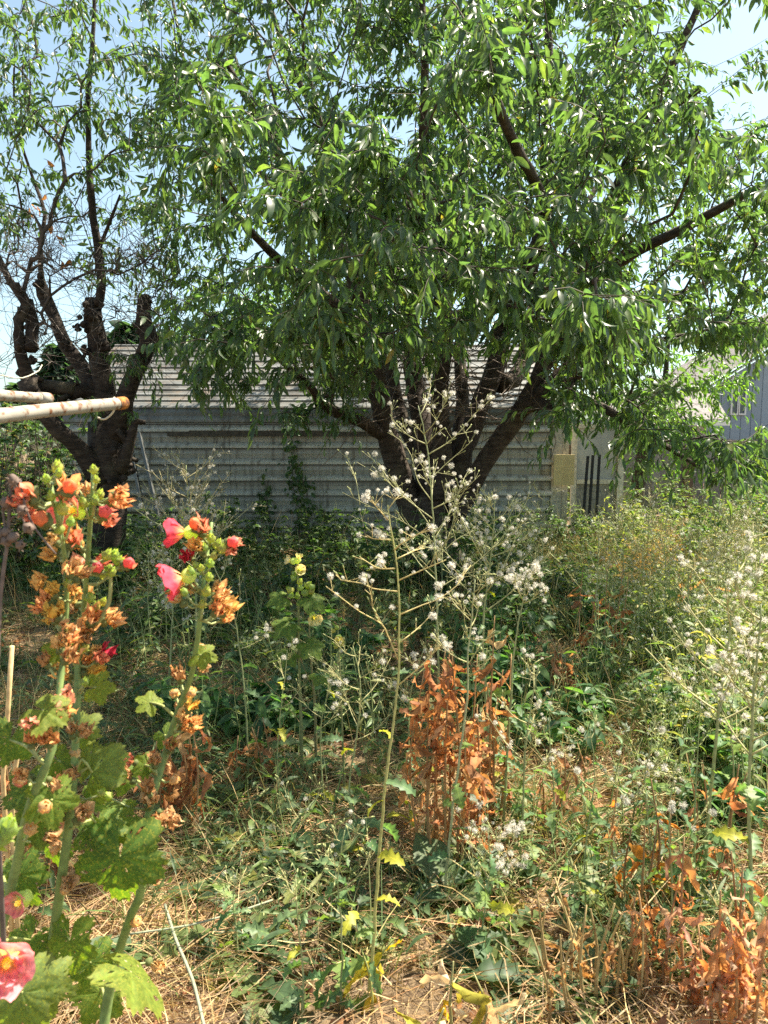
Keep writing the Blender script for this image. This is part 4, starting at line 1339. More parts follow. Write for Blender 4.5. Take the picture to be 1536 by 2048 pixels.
# ------------------------------------------------------------------ rosettes of broad toothed leaves
def leaf_mesh(name, L, W, prof, fold, droop, col, mat, wave=0.35, tipcol=None):
    V = leaf_verts(np.zeros((1, 3)), np.array([[1.0, 0, 0]]), np.array([[0, 0, 1.0]]), L, W, prof, fold, droop, wave=wave)[0]
    UV = leaf_uv(prof)
    c = np.repeat(np.array(col)[None], len(V), 0)
    if tipcol is not None:
        f = np.clip((UV[:, 1:2] - 0.35) / 0.5, 0, 1)
        c = c * (1 - f) + np.array(tipcol) * f
    return make_mesh(name, V, leaf_faces(len(prof)), None, c, True, mat, UV)


def mat4(loc, phi, tilt, scale=1.0, roll=0.0):
    return Matrix.Translation(Vector([float(v) for v in loc])) @ Matrix.Rotation(phi, 4, 'Z') @ Matrix.Rotation(-tilt, 4, 'Y') @ Matrix.Rotation(roll, 4, 'X') @ Matrix.Scale(scale, 4)


DOCK = [(0, 0.1, 0), (0.1, 0.25, 0), (0.25, 0.7, 0), (0.45, 1, 0), (0.65, 0.92, 0), (0.85, 0.5, 0), (1, 0, 0)]
ros_leaves, dock_leaves = [], []
for i in range(9):
    c = vary(COVER[:4], 1)[0]
    ros_leaves.append(leaf_mesh('toothed_leaf', random.uniform(0.15, 0.24), random.uniform(0.028, 0.045), prof_toothed(random.choice((5, 6, 7)), 0.3, 0.5, i), random.uniform(0.1, 0.45), random.uniform(0.3, 1.3), c, M_WEED, tipcol=(0.3, 0.26, 0.05) if i == 4 else None))
for i in range(6):
    c = vary([(0.085, 0.14, 0.07), (0.07, 0.12, 0.06), (0.115, 0.16, 0.07)], 1)[0]
    dock_leaves.append(leaf_mesh('broad_leaf', random.uniform(0.14, 0.24), random.uniform(0.045, 0.07), DOCK, random.uniform(0.05, 0.35), random.uniform(0.2, 1.2), c, M_WEED, wave=0.3))


def zone(x, y):
    px, py, _ = (float(v[0]) for v in project(np.array([[x, y, 0.0]])))
    if py > 1850: a = 'low down'
    elif py > 1560: a = 'on straw'
    elif py > 1330: a = 'in half shade'
    elif py > 1230: a = 'further back'
    elif py > 1170: a = 'far back'
    elif py > 1120: a = 'very far back'
    else: a = 'in the last row'
    if px < 250: b_ = 'by the tallest hollyhock'
    elif px < 420: b_ = 'by the pink open flowers'
    elif px < 560: b_ = 'below the thin climbing vine'
    elif px < 700: b_ = 'below the cream hollyhock'
    elif px < 860: b_ = 'beside the golden lettuce'
    elif px < 1040: b_ = 'by the dense brown clump'
    elif px < 1150: b_ = 'below the yellow board'
    elif px < 1240: b_ = 'below the dark stakes'
    elif px < 1330: b_ = 'below the pale frame'
    elif px < 1430: b_ = 'below the house wing'
    elif px < 1490: b_ = 'by the thick lettuce stem'
    else: b_ = 'at the edge lettuce'
    return a + ' ' + b_


def rosette(p, kind, n, label, group, scale=1.0, lift=(0.05, 0.7)):
    t = empty('dock_plant' if kind else 'dandelion_plant', p, label, 'weed', group)
    a0 = random.random() * 6.28
    for i in range(n):
        me = random.choice(dock_leaves if kind else ros_leaves)
        link('leaf', me, t, mat4((0, 0, 0.008 + 0.003 * i), a0 + i * 2.4 + random.uniform(-0.3, 0.3), random.uniform(*lift), scale * random.uniform(0.65, 1.15), random.uniform(-0.4, 0.4)))
    return t


LAB_D = 'low toothed leaf rosette'
LAB_K = 'low broad grey green leaf clump'
spots = []
for (x0, x1, y0, y1, n) in ((400, 760, 1600, 1830, 40), (700, 1000, 1700, 1880, 18), (150, 420, 1640, 1800, 5), (420, 800, 1380, 1600, 22), (980, 1250, 1440, 1640, 14), (1250, 1530, 1560, 1850, 20), (60, 380, 1840, 2030, 3), (400, 760, 1880, 2030, 3), (900, 1250, 1860, 2040, 7), (330, 720, 1240, 1400, 14), (1300, 1530, 1380, 1560, 10), (1000, 1300, 1700, 1860, 5)):
    for _ in range(n):
        spots.append(G(random.uniform(x0, x1), random.uniform(y0, y1)))
for i, s in enumerate(spots):
    s[2] = gz(s[0], s[1])
    kind = random.random() < 0.33
    nl = random.randint(5, 9)
    rosette(s, kind and s[1] > 2.6, nl, ('small ' if nl < 7 else 'large ') + (LAB_K if kind and s[1] > 2.6 else LAB_D) + ' ' + zone(s[0], s[1]), 'broad leaved clumps on the straw' if kind and s[1] > 2.6 else 'toothed leaf rosettes on the straw', random.uniform(0.75, 1.2) * (0.62 if kind else 0.85))
# a few that stand out
for (px, py, kind, n, sc, lab) in ((905, 1800, 1, 7, 1.0, 'large broad green leaf clump in shade at the foot of the tall brown withered weed'), (1360, 1960, 1, 5, 0.85, 'pale broad crinkled leaf clump low beside the orange withered weeds'), (575, 2010, 0, 6, 0.8, 'small upright green rosette standing alone on bright straw'), (1180, 1975, 1, 4, 0.85, 'pale green broad leaf clump between the yellow leaves and the orange withered weeds'), (560, 1250, 1, 7, 1.5, 'big rounded leaf clump in shade under the cream hollyhock')):
    s = G(px, py); s[2] = gz(s[0], s[1])
    rosette(s, kind, n, lab, None, sc, lift=(0.2, 1.0))


# ------------------------------------------------------------------ weeds and shrubs that repeat: one of each kind, then copies
def weed_proto(name, label, cat, group, h, n_stem, leaf_n, Lr, cols, wts, spread, lean, fluff=0, stemcol=(0.2, 0.22, 0.09), leaf_mat=None, wr=(0.14, 0.24), lo=0.1, prof=None, branchy=0, side=0.35):
    t = empty(name, (0, 0, 0), label, cat, group)
    b = MB()
    B, D, F = [], [], []
    for s in range(n_stem):
        a = random.random() * 6.283
        r = spread * random.random() ** 0.5
        p0 = np.array([r * math.cos(a) * 0.4, r * math.sin(a) * 0.4, 0])
        hh = h * random.uniform(0.55, 1.05)
        top = p0 + np.array([math.cos(a) * (r + lean * hh * random.random()), math.sin(a) * (r + lean * hh * random.random()), hh])
        mid = (p0 + top) / 2 + RNG.normal(0, 0.03 * h, 3)
        pts, _ = catmull([p0, mid, top], h / 6)
        b.tube(pts, np.linspace(0.0045, 0.0014, len(pts)) * (0.7 + h * 0.5), 4, np.array(stemcol) * random.uniform(0.7, 1.3), cap=False)
        ends = [top]
        for _ in range(branchy):
            f = random.uniform(0.45, 0.97)
            o = pts[int(f * (len(pts) - 1))]
            dv = nrm(RNG.normal(0, 1, 3) * [1, 1, 0.2] + [0, 0, 0.8])
            e = o + dv * h * side * random.uniform(0.3, 1) * (1.2 - f)
            b.tube(np.array([o, (o + e) / 2 + [0, 0, -0.01], e]), [0.0022, 0.0016, 0.001], 3, np.array(stemcol) * random.uniform(0.8, 1.4), cap=False)
            ends.append(e)
            for _ in range(2):
                e2 = e + nrm(RNG.normal(0, 1, 3) + [0, 0, 0.7]) * h * 0.06
                o2 = (o + e * 2) / 3
                b.tube(np.array([o2, e2]), [0.0012, 0.0008], 3, np.array(stemcol) * random.uniform(0.9, 1.5), cap=False)
                ends.append(e2)
        F += ends
        m = max(1, leaf_n // n_stem)
        for i in range(m):
            f = lo + (1 - lo) * random.random()
            o = pts[int(f * (len(pts) - 1))]
            az = random.random() * 6.283
            B.append(o); D.append([math.cos(az), math.sin(az), random.uniform(-0.3, 0.7)])
    b.build('stem', M_STEM, t)
    n = len(B)
    if n:
        B, D = np.array(B), np.array(D)
        L = RNG.uniform(*Lr, n) * (1.15 - 0.5 * B[:, 2] / h)
        b = MB()
        pf = prof or PROF_OVAL
        b.leaves(leaf_verts(B, D, RNG.normal(0, 0.35, (n, 3)) + [0, 0, 1], L, L * RNG.uniform(*wr, n), pf, RNG.uniform(0.05, 0.6, n), RNG.uniform(0.2, 1.5, n), wave=0.25), leaf_faces(len(pf)), vary(cols, n, wts), leaf_uv(pf))
        b.build('foliage', leaf_mat or M_WEED, t)['kind'] = 'stuff'
    if fluff:
        b = MB()
        for e in F:
            if random.random() < fluff: puff(b, e, random.uniform(0.007, 0.013), 14)
        if b.n: b.build('seed_fluff', M_FLUFF, t)['kind'] = 'stuff'
    return t


def puff(b, c, r, n, col=(0.72, 0.70, 0.66), thick=0.0008):
    d = nrm(RNG.normal(0, 1, (n, 3)) + [0, 0, 0.25])
    s = nrm(np.cross(d, RNG.normal(0, 1, (n, 3)))) * thick
    rr = (r * RNG.uniform(0.75, 1.1, n))[:, None]
    V = np.stack([c + d * r * 0.1 - s * 0.4, c + d * r * 0.1 + s * 0.4, c + d * rr + s, c + d * rr - s], 1).reshape(-1, 3)
    b.add(V, np.arange(4 * n).reshape(n, 4), None, col)


def place(protos, spots, lab_fn=None, sc=(0.8, 1.2)):
    used = set()
    for (x, y) in spots:
        k = random.randrange(len(protos))
        o = copy_tree(protos[k]) if k in used else protos[k]
        used.add(k)
        o.location = (x, y, gz(x, y) - 0.01)
        o.rotation_euler = (0, 0, random.random() * 6.283)
        s = random.uniform(*sc)
        o.scale = (s, s, s * random.uniform(0.9, 1.1))
        if o['label'].endswith('*'): o['label'] = ('low ' if s < sc[0] + (sc[1] - sc[0]) * 0.35 else ('tall ' if s > sc[0] + (sc[1] - sc[0]) * 0.7 else '')) + o['label'][:-1].strip() + ' ' + zone(x, y)
    for k, p in enumerate(protos):
        if k not in used:
            for ch in list(p.children): bpy.data.objects.remove(ch)
            bpy.data.objects.remove(p)


def gspots(n, x0, x1, y0, y1):
    out = []
    for _ in range(n):
        g_ = G(random.uniform(x0, x1), random.uniform(y0, y1))
        out.append((g_[0], g_[1]))
    return out


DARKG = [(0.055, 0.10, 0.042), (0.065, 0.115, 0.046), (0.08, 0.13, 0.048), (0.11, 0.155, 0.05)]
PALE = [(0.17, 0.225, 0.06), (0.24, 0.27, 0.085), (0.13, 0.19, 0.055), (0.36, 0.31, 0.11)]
# leafy shrubs along the foot of the shed
sh = [weed_proto('leafy_shrub', 'leafy shrub at the shed wall*', 'shrub', 'shrubs along the foot of the shed', random.uniform(0.75, 0.95), 10, 420, (0.07, 0.13), DARKG, None, 0.28, 0.35, wr=(0.2, 0.32)) for _ in range(3)]
place(sh, [(x + random.uniform(-0.12, 0.12), random.uniform(7.9, 9.0)) for x in np.linspace(-3.3, 2.2, 22)], sc=(0.6, 1.0))
sh = [weed_proto('leafy_shrub', 'leafy shrub at a tree foot*', 'shrub', 'shrubs round the cherry trunks', random.uniform(0.8, 1.0), 9, 330, (0.06, 0.12), DARKG, None, 0.25, 0.35, wr=(0.2, 0.32)) for _ in range(2)]
place(sh, [(-2.75, 6.6), (-2.35, 6.55), (-3.1, 6.8), (-2.5, 6.95), (0.1, 6.75), (0.55, 6.6), (0.95, 6.8), (0.35, 7.0)], sc=(0.75, 1.0))
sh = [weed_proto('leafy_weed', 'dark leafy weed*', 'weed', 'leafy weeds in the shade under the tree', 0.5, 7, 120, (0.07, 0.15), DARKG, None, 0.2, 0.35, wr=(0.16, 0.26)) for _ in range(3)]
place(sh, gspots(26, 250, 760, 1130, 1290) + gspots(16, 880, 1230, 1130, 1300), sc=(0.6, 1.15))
# hedge behind the gnarled tree
hd = [weed_proto('hedge_shrub', 'leafy twiggy hedge shrub behind the white pipes', 'shrub', 'hedge of shrubs behind the white pipes', 1.6, 16, 1200, (0.05, 0.1), [(0.06, 0.12, 0.045), (0.085, 0.15, 0.05), (0.12, 0.17, 0.05), (0.2, 0.15, 0.09)], None, 0.4, 0.25, wr=(0.22, 0.34), branchy=6, side=0.2, stemcol=(0.13, 0.1, 0.075)) for _ in range(2)]
place(hd, [(-3.05, 7.9), (-3.6, 7.8), (-4.2, 7.6), (-3.45, 8.4), (-4.0, 8.4), (-4.7, 8.2), (-5.2, 8.3), (-3.7, 7.3), (-4.5, 9.5), (-5.4, 9.8), (-3.95, 7.1), (-5.0, 10.4), (-6.0, 10.8)], sc=(1.0, 1.2))
# sunlit weeds at the right
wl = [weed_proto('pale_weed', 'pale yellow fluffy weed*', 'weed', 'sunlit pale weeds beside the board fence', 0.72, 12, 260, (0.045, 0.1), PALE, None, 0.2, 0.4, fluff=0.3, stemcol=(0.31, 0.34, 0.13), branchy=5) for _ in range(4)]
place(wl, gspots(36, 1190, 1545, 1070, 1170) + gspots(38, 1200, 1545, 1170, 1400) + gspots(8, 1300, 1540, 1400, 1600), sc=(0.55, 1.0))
gw = [weed_proto('leafy_weed', 'mid green broad leafy weed*', 'weed', 'green weeds among the pale weeds', 0.45, 6, 90, (0.08, 0.17), [(0.07, 0.15, 0.05), (0.1, 0.18, 0.05), (0.055, 0.12, 0.05)], None, 0.2, 0.35, wr=(0.16, 0.28)) for _ in range(3)]
place(gw, gspots(32, 1150, 1560, 1180, 1500) + gspots(18, 960, 1250, 1250, 1500) + gspots(14, 300, 760, 1250, 1480) + gspots(8, 1250, 1550, 1500, 1700), sc=(0.5, 1.0))
go_ = [weed_proto('golden_weed', 'golden dry bushy weed*', 'weed', 'golden dry weeds near the fence', 0.62, 14, 240, (0.03, 0.07), [(0.5, 0.36, 0.08), (0.42, 0.26, 0.07), (0.3, 0.27, 0.07)], None, 0.22, 0.35, stemcol=(0.42, 0.29, 0.12), branchy=6, leaf_mat=M_DRY) for _ in range(2)]
place(go_, [tuple(G(px, py)[:2]) for px, py in ((1310, 1160), (1345, 1150), (1390, 1155), (1370, 1185), (1280, 1200), (1420, 1150), (1240, 1180))], sc=(0.8, 1.15))
tw = [weed_proto('tall_leafy_weed', 'tall green leafy weed*', 'weed', 'tall weeds in front of the board fence', 1.15, 9, 260, (0.07, 0.14), [(0.09, 0.15, 0.05), (0.12, 0.18, 0.05), (0.07, 0.125, 0.05), (0.2, 0.22, 0.07)], None, 0.3, 0.3, wr=(0.16, 0.28), branchy=3, stemcol=(0.2, 0.22, 0.09)) for _ in range(3)]
place(tw, [(random.uniform(2.3, 7.2), random.uniform(9.3, 12.8)) for _ in range(30)] + [(random.uniform(2.1, 4.6), random.uniform(7.4, 9.0)) for _ in range(9)], sc=(0.6, 1.0))
# slender stems of gone over grass and weeds in the middle
th = [weed_proto('slender_weed', 'slender narrow leaved weed*', 'weed', 'slender weeds in the dry grass', 0.62, 3, 34, (0.05, 0.13), [(0.1, 0.17, 0.07), (0.13, 0.19, 0.07), (0.2, 0.21, 0.08)], None, 0.08, 0.18, wr=(0.08, 0.14), branchy=3, stemcol=(0.22, 0.26, 0.1), prof=PROF_LANCE) for _ in range(4)]
place(th, gspots(12, 380, 820, 1330, 1600) + gspots(20, 960, 1530, 1400, 1700) + gspots(5, 1000, 1530, 1750, 2000) + gspots(7, 150, 500, 1250, 1500), sc=(0.5, 1.0))

# vine climbing the shed wall
vine = empty('climbing_vine', tuple(P(590, 1090, 9.4) * [1, 1, 0]), 'thin leafy vine climbing the ribbed shed wall', 'vine')
b = MB(); B = []
for pts in (((600, 1095), (596, 1030), (585, 960), (588, 900), (578, 850), (600, 815)), ((600, 1090), (618, 1020), (606, 965), (590, 930)), ((545, 1100), (540, 1050), (532, 1000), (536, 960)), ((640, 1090), (648, 1040), (630, 1010))):
    q, _ = catmull([P(x, y, 9.43) for x, y in pts], 0.05)
    q[:, 1] += RNG.normal(0, 0.008, len(q))
    b.tube(q, 0.005, 4, (0.1, 0.085, 0.055), cap=False)
    for o in q:
        for _ in range(4): B.append(o + RNG.normal(0, 0.05, 3) * [1, 0.4, 1] + [0, -0.03, 0])
b.build('stem', M_STEM, vine)
B = np.array(B); n = len(B)
D = RNG.normal(0, 0.6, (n, 3)) + [0, -0.3, -0.5]
L = RNG.uniform(0.05, 0.1, n)
b = MB(); b.leaves(leaf_verts(B, D, RNG.normal(0, 0.4, (n, 3)) + [0, -0.8, 0.6], L, L * 0.28, PROF_OVAL, 0.3, 0.6), OVAL_F, vary(DARKG, n), OVAL_UV)
b.build('foliage', M_WEED, vine)['kind'] = 'stuff'

fs = [weed_proto('far_shrub', 'dark rounded shrub far beyond the gnarled tree and the fence', 'shrub', 'far shrubs beyond the garden', 2.2, 14, 700, (0.14, 0.26), [(0.05, 0.085, 0.05), (0.065, 0.105, 0.055)], None, 0.9, 0.3, wr=(0.25, 0.4)) for _ in range(2)]
place(fs, [(-7.0 - 1.7 * k + random.uniform(-0.4, 0.4), 17 + random.uniform(-1.5, 3)) for k in range(-1, 5)] + [(-5.6 - 0.75 * k, 14.2 + 0.5 * (k % 3)) for k in range(6)] + [(-11.5 - 2.0 * k, 27 + random.uniform(-2, 3)) for k in range(-4, 3)] + [(3.6 + 1.2 * k, 17.5 + random.uniform(-0.8, 0.8)) for k in range(3)], sc=(0.75, 1.05))


# ------------------------------------------------------------------ hollyhocks
def palmate(name, R, seed, cup=0.25, holes=0.03, col=(0.17, 0.235, 0.035), pale=0.0):
    r_ = np.random.default_rng(seed)
    m, rings = 66, 9
    th = np.linspace(-math.radians(168), math.radians(168), m)
    lobe = 0.5 + 0.5 * np.cos(th * 360 / 66)
    rad = R * (0.70 + 0.30 * lobe ** 0.8) * (1 - 0.16 * (np.abs(th) / 3) ** 2)
    rad *= 1 + 0.045 * np.where(np.arange(m) % 2 == 0, 1, -1) + 0.03 * r_.normal(0, 1, m)
    V, C = [[0, 0, 0]], [col]
    edge = r_.uniform(0.9, 1.15, 3)
    for k in range(1, rings + 1):
        t = k / rings
        rr = rad * t
        x, y = rr * np.cos(th), rr * np.sin(th)
        vein = np.exp(-((((np.degrees(th) + 198) % 66) - 0) / 7.0) ** 2) + np.exp(-((((np.degrees(th) + 198) % 66) - 66) / 7.0) ** 2)
        z = -cup * rr ** 2 / R * (0.6 + 0.6 * np.cos(th) ** 2) - 0.045 * R * vein * t ** 0.6 + 0.05 * R * np.sin(th * 4.1 + seed) * t ** 2 + r_.normal(0, 0.012 * R, m) * t
        V += list(np.stack([x, y, z], -1))
        c = np.array(col) * (1 + 0.5 * vein[:, None] * (1 - 0.5 * t)) * (1 + pale * 0.6)
        c[:, 0] *= 1 + 0.9 * max(0, t - 0.8) * edge[0]
        C += list(c)
    T = [[0, 1 + i, 2 + i] for i in range(m - 1)]
    Q = []
    for k in range(rings - 1):
        for i in range(m - 1):
            if r_.random() < holes * (0.5 + k / rings): continue
            a = 1 + k * m + i
            Q.append([a, a + m, a + m + 1, a + 1])
    return make_mesh(name, np.array(V), Q, T, np.clip(np.array(C), 0, 1), True, M_HOLLY, np.zeros((len(V), 2)))


def petal_mesh(name, R, open_, seed, tip, base, crumple=0.0, span=46):
    r_ = np.random.default_rng(seed)
    nu, nv = 9, 7
    V, C = [], []
    ph = r_.random() * 6.28
    for j in range(nv):
        v = j / (nv - 1)
        for i in range(nu):
            u = i / (nu - 1) * 2 - 1
            a = math.radians(span) * u * (0.25 + 0.75 * v ** 0.6)
            rr = R * v * (1 - 0.10 * u * u)
            el = math.radians(open_) * (1 - 0.25 * v)                     # angle from the flower's axis
            ru = (0.05 + crumple * 0.5) * R * math.sin(4.5 * u + ph) * v * v
            x = rr * math.sin(el) * math.cos(a) + 0.04 * R
            y = rr * math.sin(a) * (0.35 + 0.65 * math.sin(el))
            z = rr * math.cos(el) + ru
            p = np.array([x, y, z]) + r_.normal(0, crumple * 0.16 * R, 3) * v
            V.append(p)
            f = min(1, max(0, (v - 0.15) / 0.45))
            c = np.array(base) * (1 - f) + np.array(tip) * f
            C.append(c * (1 + 0.12 * r_.normal()) * (1 - 0.12 * math.cos(u * 9) * v))
    Q = [[j * nu + i, j * nu + i + 1, (j + 1) * nu + i + 1, (j + 1) * nu + i] for j in range(nv - 1) for i in range(nu - 1)]
    return np.array(V), Q, np.clip(np.array(C), 0, 1)


def rotz(V, a):
    c, s = math.cos(a), math.sin(a)
    return np.stack([V[:, 0] * c - V[:, 1] * s, V[:, 0] * s + V[:, 1] * c, V[:, 2]], -1)


def blob(b, c, r, h, col, n=10, rings=7, lobes=0.0, taper=0.0):
    zz = np.linspace(0, 1, rings)
    V, th = [], np.arange(n) * 2 * math.pi / n
    for z in zz:
        rr = r * max(0.04, math.sin(math.pi * min(1, max(0, z * 0.96 + 0.02))) ** 0.6) * (1 - taper * z)
        q = rr * (1 + lobes * np.cos(5 * th))
        V.append(np.stack([q * np.cos(th), q * np.sin(th), np.full(n, (z - 0.0) * h)], -1))
    V = np.vstack(V) + np.array(c)
    Q = [[k * n + i, k * n + (i + 1) % n, (k + 1) * n + (i + 1) % n, (k + 1) * n + i] for k in range(rings - 1) for i in range(n)]
    b.add(V, Q, None, col)


def simple_mesh(b, name, mat, smooth=True):
    return make_mesh(name, np.vstack(b.v), np.vstack(b.q) if b.q else None, np.vstack(b.t) if b.t else None, np.vstack(b.c), smooth, mat, np.vstack(b.u))


PINK, CORAL, PALEP = (0.78, 0.10, 0.16), (0.80, 0.22, 0.16), (0.86, 0.40, 0.40)
wilt_meshes = {}
for kind, tips in (('orange', [(0.82, 0.48, 0.18), (0.84, 0.56, 0.26), (0.80, 0.42, 0.18)]), ('yellow', [(0.84, 0.60, 0.14), (0.82, 0.54, 0.18), (0.78, 0.58, 0.26)]), ('salmon', [(0.82, 0.34, 0.22), (0.84, 0.44, 0.30)]), ('dark', [(0.55, 0.04, 0.08)]), ('tan', [(0.62, 0.42, 0.22), (0.55, 0.33, 0.15)])):
    wilt_meshes[kind] = []
    for k in range(3):
        b = MB()
        tip = tips[k % len(tips)]
        for p in range(5):
            V, Q, C = petal_mesh('p', 0.038 * random.uniform(0.85, 1.1), random.uniform(12, 62), random.randrange(9999), tip, (0.62, 0.52, 0.16), crumple=0.75)
            b.add(rotz(V, p * 1.257 + random.uniform(-0.3, 0.3)), Q, None, C)
        blob(b, (0, 0, -0.016), 0.0125, 0.024, (0.22, 0.26, 0.10), lobes=0.12)
        wilt_meshes[kind].append(simple_mesh(b, 'wilted_flower', M_PETAL))
bud_meshes = []
for k in range(4):
    b = MB()
    blob(b, (0, 0, 0), 0.0135, 0.029, (0.2 + 0.03 * k, 0.26, 0.10), n=15, lobes=0.13, taper=0.35)
    for p in range(5):                                              # sepal tips and bracts
        a = p * 1.257 + 0.6
        d = np.array([math.cos(a), math.sin(a), 0])
        b.add(np.array([d * 0.008 + [-d[1] * 0.005, d[0] * 0.005, 0.017], d * 0.008 + [d[1] * 0.005, -d[0] * 0.005, 0.017], d * 0.004 + [0, 0, 0.035]]), None, [[0, 1, 2]], (0.24, 0.3, 0.11))
        b.add(np.array([d * 0.006 + [-d[1] * 0.004, d[0] * 0.004, 0.002], d * 0.006 + [d[1] * 0.004, -d[0] * 0.004, 0.002], d * 0.018 + [0, 0, 0.011]]), None, [[0, 1, 2]], (0.2, 0.26, 0.09))
    bud_meshes.append(simple_mesh(b, 'bud', M_WEED))
pinkbud_meshes = []
for k in range(2):
    b = MB()
    blob(b, (0, 0, 0.006), 0.013, 0.034, (0.78, 0.2, 0.2) if k else (0.8, 0.3, 0.14), n=12, lobes=0.16, taper=0.15)
    blob(b, (0, 0, -0.004), 0.0145, 0.022, (0.22, 0.26, 0.10), n=12, lobes=0.12, taper=0.0)
    pinkbud_meshes.append(simple_mesh(b, 'opening_bud', M_PETAL))
pod_meshes = []
for k in range(2):
    b = MB()
    blob(b, (0, 0, 0), 0.016, 0.022, (0.52, 0.38, 0.2), n=14, lobes=0.08)
    for p in range(6):
        a = p * 1.047
        d = np.array([math.cos(a), math.sin(a), 0])
        s = np.array([-d[1], d[0], 0]) * 0.008
        b.add(np.array([d * 0.012 - s, d * 0.012 + s, d * 0.011 + s * 0.5 + [0, 0, 0.022], d * 0.012 - s * 0.5 + [0, 0, 0.022]]) + RNG.normal(0, 0.002, (4, 3)), [[0, 1, 2, 3]], None, (0.6, 0.45, 0.22))
    pod_meshes.append(simple_mesh(b, 'seed_pod', M_DRY))
holly_leaves = [palmate('lobed_leaf', 1.0, 11 + k, cup=random.uniform(0.15, 0.5), holes=0.035, col=c) for k, c in enumerate(((0.085, 0.15, 0.03), (0.085, 0.145, 0.035), (0.15, 0.2, 0.035), (0.14, 0.19, 0.055), (0.11, 0.17, 0.03)))]


def axes(zdir, xhint):
    z = Vector(zdir).normalized()
    x = Vector(xhint)
    x = (x - z * x.dot(z)).normalized()
    y = z.cross(x)
    m = Matrix((x, y, z)).transposed().to_4x4()
    return m


def scr(dx, dy, dz=0.0):
    """direction: dx to the picture's right, dy up, dz towards the camera"""
    return Vector((dx, -dz, dy))


def open_flower(parent, p, facing, R, tip, base, openness=60, ruffle=0.1, double=False):
    b = MB()
    blob(b, (0, 0, -0.022), 0.014, 0.03, (0.35, 0.4, 0.16), n=15, lobes=0.15)
    blob(b, (0, 0, 0.004), 0.005, R * 0.5, (0.75, 0.66, 0.3), n=8)
    me = simple_mesh(b, 'flower', M_WEED)
    M = Matrix.Translation(Vector(p) - Vector(wloc(parent))) @ axes(facing, (0.3, 0.2, 1))
    f = link('flower', me, parent, M)
    sd = random.randrange(9999)
    for k in range(10 if double else 5):
        inner = k >= 5
        V, Q, C = petal_mesh('petal', R * (0.72 if inner else 1) * random.uniform(0.93, 1.06), openness * (0.55 if inner else 1) + random.uniform(-6, 6), sd + k, np.array(tip) * random.uniform(0.9, 1.08), base, crumple=ruffle * (1.8 if inner else 1))
        pm = make_mesh('petal', rotz(V, k * 1.257 + (0.6 if inner else 0)) + [0, 0, 0.0006 * (k % 5)], Q, None, C, True, M_PETAL, np.zeros((len(V), 2)))
        link('petal', pm, f)
    return f


def hollyhock(base, label):
    return empty('hollyhock', (base[0], base[1], 0), label, 'flower', 'pink and orange hollyhocks')


stems = {
    'A': dict(Y=1.36, pts=[(76, 2130), (90, 2030), (102, 1913), (109, 1862), (123, 1760), (137, 1657), (147, 1555), (154, 1418), (156, 1330), (166, 1240), (172, 1167), (179, 1067), (185, 975), (186, 945)], r0=0.0115, r1=0.0032, label='tallest coral hollyhock with many wilted orange flowers and an upright bud at its tip'),
    'B': dict(Y=1.24, pts=[(-60, 2100), (-30, 1960), (10, 1828), (34, 1725), (51, 1640), (78, 1562), (105, 1497), (118, 1390), (128, 1290), (133, 1200), (130, 1117), (118, 1050), (108, 1005), (101, 965)], r0=0.0105, r1=0.003, label='slanting hollyhock stem crossing behind the tallest one with small green buds on top'),
    'C': dict(Y=1.46, pts=[(196, 2130), (208, 2048), (222, 1964), (240, 1896), (262, 1872 - 40), (283, 1776), (292, 1657), (307, 1589), (327, 1520), (351, 1435), (380, 1360), (392, 1300), (400, 1240), (406, 1180), (414, 1110), (421, 1065), (423, 1045)], r0=0.0115, r1=0.0032, label='hollyhock standing apart with two bright pink open flowers near its top'),
}
for k, s in stems.items():
    q, prm = catmull([P(x, y, s['Y'] + 0.04 * math.sin(i * 0.9)) for i, (x, y) in enumerate(s['pts'])], 0.03)
    b0 = q[0].copy()
    root = np.array([b0[0] - (q[1] - q[0])[0] / max(1e-3, (q[1] - q[0])[2]) * b0[2] * 0.4, b0[1], 0.0])
    s['q'] = np.vstack([root, q])
    s['obj'] = hollyhock(root, s['label'])
    b = MB()
    b.tube(s['q'], np.linspace(s['r0'], s['r1'], len(s['q'])), 10, (0.19, 0.265, 0.085), knots=0.07)
    s['proj'] = project(s['q'])
    b.build('stem', M_STEM, s['obj'])
    s['ped'] = MB()
# side shoot with pale buds
b = MB()
qs, _ = catmull([P(176, 1262, 1.38), P(200, 1240, 1.37), (P(214, 1215, 1.37)), P(221, 1183, 1.37), P(221, 1130, 1.37)], 0.02)
b.tube(qs, np.linspace(0.005, 0.0028, len(qs)), 7, (0.3, 0.34, 0.14))
b.build('side_shoot', M_STEM, stems['A']['obj'])


def nearest_stem(px, py, which=None):
    best = None
    for k, s in stems.items():
        if which and k != which: continue
        X, Yp, _ = s['proj']
        d = np.hypot(X - px, (Yp - py - 14) * 1.0)
        i = int(d.argmin())
        if best is None or d[i] < best[0]: best = (d[i], k, i)
    return best[1], best[2]


def on_stem(px, py, which=None, dY=None):
    k, i = nearest_stem(px, py, which)
    s = stems[k]
    sp = s['q'][i]
    Y = sp[1] + (random.uniform(-0.035, 0.03) if dY is None else dY)
    p = P(px, py, Y)
    return s, sp, p


def ped(s, sp, p, r=0.0022, col=(0.3, 0.34, 0.14)):
    m = (sp + p) / 2 + np.array([0, 0, -0.008])
    s['ped'].tube(np.array([sp, m, p]), [r * 1.3, r, r], 6, col)


